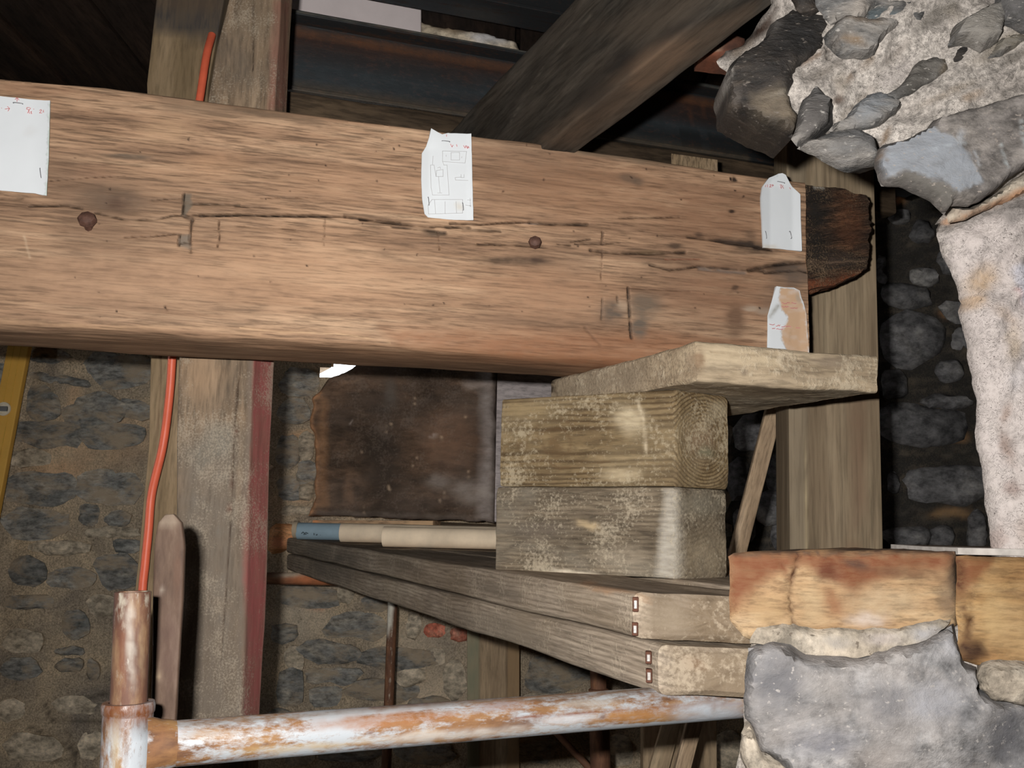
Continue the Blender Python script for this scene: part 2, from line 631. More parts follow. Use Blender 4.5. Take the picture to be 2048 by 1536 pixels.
def wood(name, dark, mid, light, d=1.5, long=3.0, cross=45.0, fine=1.0, blotch=(0, 0, 0), blot_amt=.0, blot_scale=5., ring=0, ring_c=(0, 0), ring_dark=None,
         ring_amt=.6, dust=None, dust_amt=0.0, dust_scale=60., rough=.8, bump=.35, bdist=.0015, streak=.45, spec=.2, seed=0, flk=8.0, ring_nz=.014):
    t = NT(name)
    c_dark, c_mid, c_light = alb(dark, d), alb(mid, d), alb(light, d)
    co = t.coord('Object', (long, cross, cross), True, (seed, seed * .7, 0))
    n1 = t.noise(co, 1.0, 7, .62, .35)
    base = t.ramp(n1, [(.30, c_dark), (.5, c_mid), (.70, c_light)])
    cof = t.coord('Object', (long * flk, cross * 7 * fine, cross * 7 * fine), True)
    n2 = t.noise(cof, 1.0, 4, .65, .15)
    stc = t.ramp(n2, [(.37, 1 - streak), (.5, 1.0), (.64, 1 + streak * .6)])
    base = t.mix(1.0, base, stc, 'MULTIPLY')
    h = t.math('ADD', n2, t.math('MULTIPLY', n1, .6))
    cob = t.coord('Object', (1, 1, 1), True)
    if ring:
        tc = t.n('ShaderNodeTexCoord')
        sp = t.n('ShaderNodeSeparateXYZ'); t.l(tc.outputs['Object'], sp.inputs[0])
        nz = t.noise(t.coord('Object', (1.8, 9, 9), False, (seed, 3, 1)), 1.0, 3, .5)
        nk = t.noise(t.coord('Object', (6, 14, 14), False, (seed, 9, 1)), 1.0, 2, .5)
        dy = t.math('SUBTRACT', sp.outputs[1], ring_c[0]); dz = t.math('SUBTRACT', sp.outputs[2], ring_c[1])
        rr = t.math('SQRT', t.math('ADD', t.math('MULTIPLY', dy, dy), t.math('MULTIPLY', dz, dz)))
        rr = t.math('ADD', rr, t.math('ADD', t.math('MULTIPLY', nz, ring_nz * 2), t.math('MULTIPLY', nk, ring_nz * .5)))
        sw = t.math('SINE', t.math('MULTIPLY', rr, ring))
        sw = t.ramp(t.math('MULTIPLY_ADD', sw, .5), [(-.1 + .1, 0), (.45, .15), (.95, 1)])
        sw.node.inputs[0].links[0].from_node.inputs[2].default_value = .5
        base = t.mix(t.math('MULTIPLY', sw, ring_amt), base, alb(ring_dark or dark, d))
    if blot_amt:
        nb = t.noise(t.coord('Object', (.6, 1, 1), True, (2, 5, 8)), blot_scale, 5, .6, .6)
        fb = t.ramp(nb, [(.44, 0), (.66, 1)])
        base = t.mix(t.math('MULTIPLY', fb, blot_amt), base, alb(blotch, d))
    base = t.tint(base, n2)
    if dust:
        nd = t.noise(cob, dust_scale * 2.6, 4, .65)
        nl = t.noise(cob, 11., 4, .6)
        fd = t.ramp(t.math('ADD', t.math('MULTIPLY', nd, .55), t.math('MULTIPLY', nl, .62)), [(.60, 0), (.71, 1)])
        base = t.mix(t.math('MULTIPLY', fd, dust_amt), base, alb(dust, d))
        h = t.math('ADD', h, t.math('MULTIPLY', fd, .5))
    return t.out(base, rough, h, bump, bdist, spec)

def stone(name, c1, c2, c3, d=1.5, scale=6., strat=(1, 1, 1), speck=None, rough=.85, bump=.5, bdist=.004, spec=.25, var=.35, world_co=False, spk_scale=120., fine=45., smear=None, smear_amt=.6, smear_sc=9.):
    t = NT(name)
    co = t.coord('Object', strat, True)
    n1 = t.noise(co, scale, 8, .62, .8)
    base = t.ramp(n1, [(.3, alb(c1, d)), (.5, alb(c2, d)), (.7, alb(c3, d))])
    n2 = t.noise(co, fine, 6, .7)
    base = t.mix(1.0, base, t.ramp(n2, [(.36, .5), (.5, 1.0), (.64, 1.5)]), 'MULTIPLY')
    oi = t.n('ShaderNodeObjectInfo')
    base = t.mix(1.0, base, t.ramp(oi.outputs['Random'], [(0, 1 - var), (1, 1 + var)]), 'MULTIPLY')
    if smear:
        nm = t.noise(co, smear_sc, 7, .68, .4)
        sm = t.ramp(nm, [(.47, 0), (.60, 1)])
        base = t.mix(t.math('MULTIPLY', sm, smear_amt), base, alb(smear, d))
    base = t.tint(base, n2)
    if speck:
        ns = t.noise(co, spk_scale, 3, .6)
        base = t.mix(t.ramp(ns, [(.62, 0), (.70, .8)]), base, alb(speck, d))
    h = t.math('ADD', t.math('MULTIPLY', n2, .5), n1)
    return t.out(base, rough, h, bump, bdist, spec)

def mortar(name, c1, c2, d=1.0, pits=True, pit_scale=160., speck=(235, 230, 220), scale=14., dark=(70, 60, 50), bump=.6):
    t = NT(name)
    co = t.coord('Object')
    n1 = t.noise(co, scale, 6, .6, .5)
    base = t.ramp(n1, [(.32, alb(c1, d)), (.66, alb(c2, d))])
    n2 = t.noise(co, 170, 5, .75)
    base = t.mix(1.0, base, t.ramp(n2, [(.36, .55), (.5, 1.0), (.64, 1.45)]), 'MULTIPLY')
    base = t.tint(base, n2)
    h = t.math('ADD', n2, n1)
    if pits:
        nv = t.noise(co, 35, 2); dvn = t.n('ShaderNodeVectorMath', operation='MULTIPLY_ADD'); t.l(co, dvn.inputs[0]); dvn.inputs[1].default_value = (1, 1, 1.35)
        t.l(nv, dvn.inputs[2])
        v = t.voro(dvn.outputs[0], pit_scale)
        nn = t.noise(co, 60, 3)
        f = t.math('MULTIPLY', t.ramp(v, [(.10, 1), (.27, 0)]), t.ramp(nn, [(.42, 0), (.54, 1)]))
        base = t.mix(t.math('MULTIPLY', f, .75), base, alb(dark, d))
        h = t.math('SUBTRACT', h, t.math('MULTIPLY', f, 1.5))
    return t.out(base, .92, h, bump, .0025, .15)

def rusty(name, paint_c, rust1, rust2, rust3, d=1.1, amount=.5, long=5., rough=.35, spec=.5, dirt=.25):
    t = NT(name)
    co = t.coord('Object', (long, 26, 26), True)
    n1 = t.noise(co, 1.0, 8, .65, .6)
    cof = t.coord('Object', (60, 130, 130), True)
    n2 = t.noise(cof, 1.0, 5, .7)
    rr = t.ramp(t.noise(t.coord('Object', (14, 50, 50), True), 1.0, 6, .65), [(.3, alb(rust1, d)), (.5, alb(rust2, d)), (.7, alb(rust3, d))])
    k = t.math('ADD', t.math('MULTIPLY', n1, .72), t.math('MULTIPLY', n2, .30))
    f = t.ramp(k, [(max(.0, .60 - amount * .22 - .035), 0), (min(1, .60 - amount * .22 + .045), 1)])
    base = t.mix(f, alb(paint_c, d), rr)
    base = t.tint(base, n2)
    base = t.mix(t.math('MULTIPLY', t.ramp(n2, [(.55, 0), (.75, 1)]), dirt), base, alb((90, 50, 30), d))
    rg = t.mix(f, rough, .75)
    return t.out(base, rg, t.math('ADD', t.math('MULTIPLY', f, .6), n2), .25, .0012, spec)

def plain(name, rgb, d=1.5, rough=.6, spec=.3, nscale=30., amt=.12, bump=0.1):
    t = NT(name)
    co = t.coord('Object')
    n = t.noise(co, nscale, 5, .6)
    base = t.mix(1.0, alb(rgb, d), t.ramp(n, [(.3, 1 - amt), (.7, 1 + amt)]), 'MULTIPLY')
    base = t.tint(base)
    return t.out(base, rough, n, bump, .001, spec)

OAK = wood('oak', (126, 96, 71), (166, 130, 97), (196, 161, 124), 1.5, long=2.2, cross=38, streak=.48, blotch=(118, 92, 70), blot_amt=.55, blot_scale=5., bump=.45, bdist=.002, seed=3, rough=.72)
CHAR = wood('charred_oak', (34, 29, 25), (72, 55, 42), (130, 92, 62), 1.65, long=9, cross=80, streak=.7, blotch=(36, 32, 28), blot_amt=.5, blot_scale=22, dust=(170, 140, 105), dust_amt=.5, dust_scale=110, bump=1.0, bdist=.006, rough=.9)
POST = wood('post_wood', (108, 90, 68), (136, 114, 88), (164, 140, 110), 1.48, long=3, cross=24, streak=.35, blotch=(100, 92, 80), blot_amt=.6, blot_scale=7, dust=(196, 182, 156), dust_amt=.45, dust_scale=110, bump=.35)
GREYJ = wood('old_joist_wood', (46, 43, 38), (70, 66, 58), (98, 90, 78), 1.35, long=2, cross=20, streak=.4, blotch=(92, 74, 56), blot_amt=.25, blot_scale=4, bump=.35)
PINE = wood('pine_post_wood', (98, 84, 62), (128, 112, 86), (146, 130, 102), 1.75, long=.7, cross=16, streak=.3, bump=.25, blotch=(108, 88, 66), blot_amt=.35, blot_scale=4)
BLOCKA = wood('treated_block_wood', (104, 84, 54), (134, 112, 74), (158, 136, 96), 1.38, long=5, cross=30, streak=.3, ring=1150, ring_nz=.010, ring_c=(0, 0), ring_dark=(78, 58, 32), ring_amt=.75, dust=(202, 186, 150), dust_amt=.6, dust_scale=70, bump=.6, blotch=(158, 140, 104), blot_amt=.4, blot_scale=9)
BLOCKB = wood('grey_block_wood', (92, 80, 62), (122, 108, 86), (148, 132, 106), 1.38, long=4, cross=32, streak=.4, ring=900, ring_nz=.012, ring_c=(.05, .1), ring_dark=(76, 62, 46), ring_amt=.4, dust=(200, 186, 156), dust_amt=.6, dust_scale=75, bump=.6, blotch=(150, 142, 124), blot_amt=.5, blot_scale=10, seed=4)
PLANK = wood('dusty_plank_wood', (148, 128, 100), (176, 156, 124), (204, 184, 150), 1.42, long=3, cross=26, streak=.3, dust=(216, 200, 168), dust_amt=.6, dust_scale=40, bump=.6, bdist=.003, blotch=(132, 116, 94), blot_amt=.5, blot_scale=11)
BOARD = wood('scaffold_board_wood', (136, 122, 103), (170, 154, 132), (194, 178, 154), 1.5, long=2.5, cross=40, streak=.35, ring=900, ring_nz=.016, ring_c=(.02, .25), ring_dark=(104, 90, 72), ring_amt=.45, blotch=(158, 138, 108), blot_amt=.4, blot_scale=5, dust=(200, 184, 156), dust_amt=.4, bump=.5, bdist=.002, seed=1)
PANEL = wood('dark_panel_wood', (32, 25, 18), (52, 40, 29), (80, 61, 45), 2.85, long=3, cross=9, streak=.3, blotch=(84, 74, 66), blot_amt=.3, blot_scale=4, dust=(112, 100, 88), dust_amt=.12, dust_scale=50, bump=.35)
DARKW = wood('dark_ceiling_wood', (18, 13, 9), (28, 20, 14), (42, 30, 21), 2.4, long=2, cross=14, streak=.4, bump=.4)
SUBW = wood('dark_plate_wood', (38, 30, 20), (56, 45, 32), (76, 62, 44), 2.1, long=2, cross=16, streak=.4, bump=.4)
SILL = wood('weathered_sill_wood', (176, 134, 88), (206, 168, 116), (226, 196, 148), 1.02, long=7, cross=40, streak=.35, blotch=(150, 92, 46), blot_amt=.45, blot_scale=9, bump=.5, bdist=.002)
SILL2 = wood('ochre_sill_wood', (168, 120, 62), (206, 162, 96), (226, 190, 128), 1.0, long=6, cross=45, streak=.35, blotch=(130, 84, 38), blot_amt=.4, blot_scale=8, bump=.5, bdist=.002, seed=8)
BACKW = wood('background_timber', (70, 58, 42), (94, 80, 60), (110, 96, 74), 3.3, long=1.5, cross=14, streak=.25, bump=.2)
STICK = wood('lath_wood', (104, 86, 64), (132, 112, 86), (150, 130, 104), 2.15, long=3, cross=30, streak=.3, bump=.2)
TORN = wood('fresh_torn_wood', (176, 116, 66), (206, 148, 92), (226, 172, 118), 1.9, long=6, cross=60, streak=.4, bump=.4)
WALLM = mortar('old_lime_mortar', (66, 61, 53), (100, 89, 70), 3.5, True, 22, dark=(40, 34, 26), scale=4.5)
RUBBLE = stone('rubble_stone', (52, 54, 52), (70, 70, 66), (88, 84, 74), 3.5, 7, (1, 1, 2.2), None, var=.2, bump=.9, bdist=.015, fine=30, smear=(90, 80, 64), smear_amt=.85, smear_sc=6.5)
RUBBLE_L = stone('pale_rubble_stone', (76, 70, 59), (92, 85, 71), (108, 100, 85), 3.5, 7, (1, 1, 1.6), None, var=.15, bump=.6, bdist=.01, fine=30)
SOOTST = stone('sooty_stone', (44, 44, 44), (60, 60, 60), (78, 77, 74), 3.5, 6, (1, 1, 1.4), None, var=.25, bump=.5, bdist=.008, fine=25)
BRICKM = stone('red_brick', (84, 42, 30), (104, 54, 38), (112, 80, 64), 3.4, 12, (1, 1, 1), None, var=.1, bump=.3)
NEARM = mortar('near_wall_mortar', (166, 158, 148), (220, 212, 200), 1.08, True, 190, scale=11, bump=.9)
JAMBM = NEARM
SLATE = stone('slate_stone', (82, 82, 80), (124, 124, 122), (164, 162, 156), 1.04, 9, (1, 1, 3.0), (215, 210, 200), var=.12, bump=1.0, bdist=.008, spk_scale=120, smear=(186, 178, 166), smear_amt=.6, smear_sc=9)
SLATED = stone('sooty_slate', (30, 25, 21), (48, 41, 35), (86, 74, 60), 1.05, 9, (1, 1, 2.5), (140, 130, 118), var=.1, bump=1.0, bdist=.008, spk_scale=120, spec=.35, rough=.7)
SLATEB = stone('brown_grey_slab', (112, 106, 100), (140, 134, 128), (162, 154, 144), 1.04, 10, (1, 1, 1.6), (186, 174, 160), var=.06, bump=.8, bdist=.005, spk_scale=190)
GRANITE = stone('grey_base_stone', (108, 108, 108), (152, 151, 150), (196, 193, 189), 1.06, 9, (1, 1, 1.3), (206, 200, 192), var=.05, bump=.9, bdist=.006, spk_scale=170, smear=(200, 192, 184), smear_amt=.5, smear_sc=7)
LUMP = stone('pale_lump_stone', (176, 162, 140), (206, 192, 168), (222, 212, 192), .96, 14, (1, 1, 1), (120, 106, 88), var=.05, bump=.9, bdist=.005, spk_scale=160)
STEEL = rusty('dark_joist_steel', (25, 27, 28), (28, 22, 19), (38, 26, 19), (32, 24, 20), 2.15, .25, 2., .55, .35, .2)
GALV = rusty('rusted_white_tube', (216, 226, 232), (112, 68, 38), (172, 118, 58), (206, 156, 84), 1.06, .46, 4., .35, .5, .25)
SPIG = rusty('rusted_spigot', (222, 212, 188), (92, 50, 32), (132, 80, 48), (190, 148, 96), 1.0, .72, 6., .28, .6, .2)
BAR = rusty('rust_bar', (150, 120, 100), (92, 68, 52), (118, 92, 72), (146, 120, 98), 1.15, 1.25, 6., .5, .35, .15)
RROD = rusty('rust_rod', (120, 112, 96), (48, 30, 20), (66, 42, 26), (88, 58, 34), 2.9, 1.0, 2., .5, .4, .2)
NAILM = plain('rusty_nail_iron', (98, 66, 52), 1.4, .7, .4, 150, .35, .5)
PLATE = plain('worn_hoop_iron', (190, 182, 172), 1.2, .4, .6, 200, .35, .3)
RUSTM = plain('rust_stain_iron', (110, 66, 44), 1.2, .8, .3, 150, .35, .4)
PAPER = plain('white_paper', (232, 240, 243), 1.45, .7, .2, 12, .02, .02)
PENCIL = plain('pencil_line', (196, 198, 198), 1.45, .7, .2)
RED = plain('red_pen', (226, 142, 142), 1.45, .7, .2)
STAPLE = plain('staple_wire', (120, 122, 126), 1.45, .35, .6)
ORANGE = plain('orange_cable_sheath', (206, 86, 48), 1.75, .45, .4, 40, .08)
YELLOW = plain('yellow_level_paint', (168, 126, 18), 3.4, .5, .4, 20, .05)
YDARK = plain('level_groove', (120, 92, 10), 3.3, .6, .3)
VIALW = plain('vial_ring', (170, 162, 140), 3.3, .5, .4)
VIALD = plain('vial_glass_dark', (44, 44, 42), 3.3, .2, .6)
TUBEB = plain('blue_grey_plastic', (74, 90, 98), 3.3, .55, .3, 25, .08)
TUBEC = plain('cardboard_tube', (180, 164, 138), 2.75, .8, .2, 14, .16, .05)
TUBEIN = plain('tube_inside', (206, 200, 192), 2.0, .8, .2)
INK = plain('dark_print', (30, 36, 38), 3.3, .8, .1)
PLASTER = plain('pale_plasterboard', (206, 196, 194), 2.2, .85, .2, 9, .06)
FLOORM = mortar('dirt_floor', (60, 54, 44), (84, 75, 62), 1.5, False, scale=4)
SHELL = mortar('dark_rendered_wall', (60, 54, 44), (84, 76, 62), 1.7, False, scale=4)

# ------------------------------------------------------------------ setting: shell
YB = 3.7            # back wall
ZT = EYE + 1.42     # underside of the ceiling
box('floor', (-2.6, -1.6, -.1), (2.6, YB + .35, 0), FLOORM, kind='structure')
wy0, wy1, wz0, wz1 = 1.35, 1.85, 1.25, 2.05  # made-up opening in the left wall, cut for the added fill lamp
wl = box('wall_left', (-2.7, -1.6, 0), (-2.6, wy0, ZT), SHELL, kind='structure')
box('wall_part', (-2.7, wy1, 0), (-2.6, YB + .35, ZT), SHELL, wl)
box('wall_part', (-2.7, wy0, 0), (-2.6, wy1, wz0), SHELL, wl)
box('wall_part', (-2.7, wy0, wz1), (-2.6, wy1, ZT), SHELL, wl)
box('wall_far_right', (2.6, -1.6, 0), (2.7, YB + .35, ZT), SHELL, kind='structure')
box('wall_front', (-2.7, -1.7, 0), (2.7, -1.6, ZT), SHELL, kind='structure')
ceil = box('ceiling', (-2.7, -1.7, ZT + .05), (2.7, YB + .4, ZT + .12), DARKW, kind='structure')
for k in range(18):
    x0 = -2.68 + k * .298
    z0 = ZT + random.uniform(0, .012)
    loft('ceiling_board', [[(x0, y, z0), (x0 + .285, y, z0), (x0 + .285, y, ZT + .055), (x0, y, ZT + .055)] for y in (-1.65, YB + .3)], DARKW, ceil, 8, 3, .004, .002, seed=k)

# back wall: rubble with flush mortar, one window opening
HX0, HX1 = P(641, 740, YB)[0], P(790, 740, YB)[0]
HXT = P(664, 725, YB)[0]
HZ1, HZM, HZ0 = P(700, 690, YB)[2], P(700, 737, YB)[2], P(640, 1010, YB)[2]
step = .0135
xs = np.arange(-2.6, 2.6 + step, step)
zs = np.arange(0, ZT + .1 + step, step)
gx, gz = np.meshgrid(xs, zs)
Vw = np.stack([gx.ravel(), np.full(gx.size, YB), gz.ravel()], 1)
nxx, nzz = len(xs), len(zs)
ii, jj = np.meshgrid(np.arange(nxx - 1), np.arange(nzz - 1))
q = (jj * nxx + ii).ravel()
Qw = np.stack([q, q + 1, q + 1 + nxx, q + nxx], 1)
cx = xs[ii.ravel()] + step / 2; cz = zs[jj.ravel()] + step / 2
HZL = P(650, 757, YB)[2]; HXL = P(672, 800, YB)[0]
hole = ((cx > HX0) & (cx < HX1) & (cz > HZL) & (cz < HZM)) | ((cx > HXT) & (cx < HX1) & (cz >= HZM) & (cz < HZ1)) | ((cx > HXL) & (cx < HX1) & (cz > HZ0) & (cz <= HZL))
Qw = Qw[~hole]
hh = .014 * fbm(Vw * 6, 4) + .006 * fbm(Vw * 30 + 9, 3)
wx_, wy_ = proj(Vw)
soot = [('poly', [(1440, 300), (1700, 200), (2100, 200), (2100, 1160), (1440, 1160)], 25, (26, 25, 23), .93),
        ('ell', 1900, 1025, 40, 10, 0, (110, 84, 50), .6), ('ell', 1905, 872, 30, 10, 0, (118, 86, 48), .6), ('ell', 1895, 622, 16, 12, 0, (112, 78, 42), .7),
        ('ell', 1802, 402, 9, 9, 0, (140, 100, 60), .8),
        ('line', [(57, 1455), (110, 1480), (150, 1507), (140, 1520), (100, 1525)], 4, (22, 19, 15), .9, .012),
        ('line', [(85, 1400), (100, 1440), (106, 1445)], 3, (28, 24, 19), .8, .008),
        ('line', [(170, 1398), (215, 1388)], 4, (28, 24, 19), .8, .008), ('line', [(105, 1445), (205, 1443)], 2.5, (30, 26, 20), .7, .006),
        ('line', [(134, 1465), (150, 1505), (148, 1540)], 3.5, (24, 20, 16), .8, .01),
        ('ell', 76, 1137, 6, 8, 0, (14, 12, 10), .95),
        ('ell', 600, 1240, 60, 40, 0, (120, 112, 96), .4), ('ell', 830, 1300, 80, 60, 0, (118, 108, 90), .4), ('ell', 870, 1400, 60, 50, 0, (112, 102, 86), .5),
        ('ell', 200, 880, 120, 60, 0, (112, 90, 64), .4), ('ell', 110, 940, 60, 20, 0, (118, 92, 64), .5), ('ell', 150, 800, 14, 40, 0, (118, 94, 66), .5),
        ('ell', 600, 868, 25, 10, 0, (128, 96, 62), .6), ('ell', 600, 1000, 30, 10, 0, (110, 90, 66), .5),
        ('ell', 640, 1210, 25, 10, 0, (128, 84, 60), .5)]
Tw, Aw, Cw = paint(wx_, wy_, soot, YB, (25, 25, 6))
Vw[:, 1] += -hh - Cw
wall_back = make('wall_back', Vw, Qw.tolist(), WALLM, None, None, (Tw, Aw), sharp=0)
wall_back['kind'] = 'structure'
# reveal of the window opening
rv = [(HX0, HZ0), (HX0, HZM), (HXT, HZM), (HXT, HZ1), (HX1, HZ1), (HX1, HZ0)]
Vr, Fr = [], []
for (a, b) in rv:
    Vr.append((a, YB - .01, b))
    cxm, czm = (HX0 + HX1) / 2, (HZ0 + HZ1) / 2
    Vr.append((a + (-.16 if a < cxm else .1), YB + .34, b + (.1 if b > czm + .3 else (-.1 if b < czm else 0))))
for k in range(6):
    a, b = 2 * k, 2 * ((k + 1) % 6)
    Fr.append([a, b, b + 1, a + 1])
make('window_reveal', np.array(Vr), Fr, WALLM, wall_back, smooth=False)
# masonry around the window behind the rubble skin, so that no light leaks
for nm, lo, hi in (('back_masonry', (-2.7, YB + .03, 0), (HX0 - .17, YB + .34, ZT + .1)), ('back_masonry', (HX1 + .11, YB + .03, 0), (2.7, YB + .34, ZT + .1)),
                   ('back_masonry', (HX0 - .17, YB + .03, 0), (HX1 + .11, YB + .34, HZ0 - .11)), ('back_masonry', (HX0 - .17, YB + .03, HZ1 + .11), (HX1 + .11, YB + .34, ZT + .1))):
    box(nm, lo, hi, WALLM, wall_back)

def wall_stone(cx, cy, rx, ry, ang=0, mat=RUBBLE, squ=2.6, prot=.008, seed=0):
    rx *= 1.08; ry *= 1.12
    n = 14
    rng = np.random.RandomState(int(seed * 97 + cx * 3 + cy) % 99991)
    pts = []
    ph = rng.uniform(0, 1)
    for k in range(n):
        t = 2 * math.pi * (k + ph) / n
        c, s = math.cos(t), math.sin(t)
        rr = (abs(c) ** squ + abs(s) ** squ) ** (-1 / squ) * rng.uniform(.86, 1.07)
        x, y = c * rr * rx, s * rr * ry
        a = math.radians(ang)
        pts.append((cx + x * math.cos(a) - y * math.sin(a), cy + x * math.sin(a) + y * math.cos(a)))
    res = max(.014, min(rx, ry) * YB / F * .45)
    o = relief('stone', pts, (0, YB - .005 - prot * .3, EYE), (0, -1, 0), mat, res, .05, min(rx, ry) * YB / F * .55, prot, .014, 14., .35, None, .0, parent=wall_back, seed=seed + cx * .01, tilt=(rng.uniform(-.06, .06), rng.uniform(-.06, .06)))
    return o
ST = [(95, 712, 42, 14, 0), (235, 738, 70, 34, 6), (118, 758, 64, 9, 9), (82, 808, 34, 34, 0), (186, 822, 64, 30, -2), (268, 818, 32, 20, 12), (100, 870, 72, 26, 3),
      (230, 872, 60, 26, -6), (62, 915, 42, 17, 0, RUBBLE_L), (222, 972, 68, 32, 4), (76, 975, 73, 36, 0), (178, 1031, 24, 19, 0), (236, 1037, 26, 18, 0), (70, 1046, 72, 30, 0),
      (225, 1064, 54, 12, 0, RUBBLE_L), (255, 1092, 30, 14, 0), (120, 1096, 60, 14, 0, RUBBLE_L), (56, 1149, 34, 28, 0), (140, 1158, 48, 20, 0), (232, 1140, 40, 36, 0), (60, 1205, 50, 15, 0),
      (150, 1250, 24, 28, 0), (205, 1210, 30, 22, 0, RUBBLE_L), (138, 1331, 27, 13, 0), (184, 1342, 13, 21, 0), (138, 1303, 30, 8, 0), (45, 1280, 40, 22, 0, RUBBLE_L), (40, 1340, 36, 22, 0), (150, 1412, 42, 18, 0, RUBBLE_L),
      (65, 1496, 56, 30, 0, RUBBLE_L), (180, 1490, 24, 24, 0, RUBBLE_L), (20, 1420, 30, 20, 0, RUBBLE_L),
      (617, 1193, 60, 20, 2), (715, 1252, 62, 26, 2), (567, 1268, 25, 20, 0), (657, 1305, 64, 21, 3), (790, 1316, 74, 22, 2), (665, 1350, 56, 16, 0), (762, 1382, 70, 22, 3), (822, 1354, 28, 18, 0, RUBBLE_L),
      (827, 1250, 15, 28, 0, RUBBLE_L), (868, 1262, 22, 14, 0, BRICKM), (918, 1270, 18, 12, 0, BRICKM), (910, 1363, 22, 36, 0, RUBBLE_L), (652, 1392, 30, 22, 0), (580, 1375, 26, 36, 0), (750, 1203, 28, 17, 0),
      (690, 1185, 18, 22, 0, RUBBLE_L), (590, 1318, 22, 24, 0, RUBBLE_L), (870, 1312, 20, 18, 0, RUBBLE_L), (860, 1410, 40, 16, 0), (560, 1440, 30, 18, 0), (1110, 1345, 66, 34, 0), (1090, 1400, 50, 14, 0, RUBBLE_L),
      (600, 764, 38, 30, 0), (588, 826, 28, 28, 0), (576, 900, 22, 32, 0), (612, 893, 18, 28, 0, RUBBLE_L), (612, 944, 20, 20, 0), (578, 976, 22, 24, 0), (612, 985, 14, 16, 0, RUBBLE_L), (596, 1022, 34, 10, 0, RUBBLE_L),
      (1050, 1500, 60, 26, 0), (700, 1500, 70, 24, 0), (850, 1505, 60, 24, 0), (1240, 1500, 26, 30, 0, RUBBLE_L), (1460, 1500, 26, 40, 0, RUBBLE_L), (600, 1510, 30, 22, 0, RUBBLE_L), (950, 1470, 30, 20, 0)]
DK = [(1850, 848, 92, 38, 4), (1787, 966, 12, 21, 0), (1890, 967, 76, 38, 4), (1815, 1076, 42, 24, 0), (1885, 1076, 24, 24, 0), (1957, 1062, 20, 40, 0), (1558, 950, 22, 36, 0), (1545, 1020, 36, 30, 0),
      (1562, 1076, 18, 24, 0), (1500, 864, 32, 36, 0), (1815, 592, 46, 23, 3), (1820, 678, 58, 48, 2), (1850, 552, 28, 16, 0), (1788, 766, 26, 26, 0), (1895, 802, 48, 14, 0), (1845, 463, 22, 20, 20),
      (1764, 540, 12, 28, 0), (1480, 960, 24, 40, 0), (1490, 1050, 20, 30, 0), (1800, 430, 20, 14, 0), (1900, 740, 26, 20, 0), (1900, 520, 20, 24, 0), (1550, 330, 36, 36, 0), (1490, 800, 30, 20, 0), (2000, 900, 40, 60, 0)]
for k, s in enumerate(ST):
    wall_stone(*s[:5], mat=(s[5] if len(s) > 5 else RUBBLE), seed=k)
for k, s in enumerate(DK):
    wall_stone(*s[:5], mat=SOOTST, seed=k + 100, prot=.03)
# the rest of the wall outside the traced area
used = [(s[0], s[1], s[2], s[3]) for s in ST + DK]
rng = np.random.RandomState(5)
cntr = 0
for row, y in enumerate(range(-250, 1900, 62)):
    x = -420 + (row % 2) * 60
    while x < 2500:
        w = rng.uniform(38, 78)
        cxp, cyp = x + w, y + rng.uniform(-8, 8)
        hgt = rng.uniform(18, 27)
        inside_v = (530 < cxp < 1300 and 700 < cyp < 1160) or (0 < cxp < 300 and 690 < cyp < 1540)
        ok = not inside_v and all(abs(cxp - a) > (w + c) * .9 or abs(cyp - b) > (hgt + e) * .9 for a, b, c, e in used)
        Pw = P(cxp, cyp, YB)
        ok &= 0.08 < Pw[2] < ZT - .1 and abs(Pw[0]) < 2.45
        ok &= not (HX0 - .25 < Pw[0] < HX1 + .2 and HZ0 - .1 < Pw[2] < HZ1 + .1)
        if ok and cntr < 190:
            wall_stone(cxp, cyp, w * .92, hgt, rng.uniform(-5, 5), SOOTST if cxp > 1440 and cyp < 1150 else (RUBBLE if rng.rand() < .65 else RUBBLE_L), seed=300 + cntr)
            cntr += 1
        x += 2 * w + rng.uniform(6, 20)

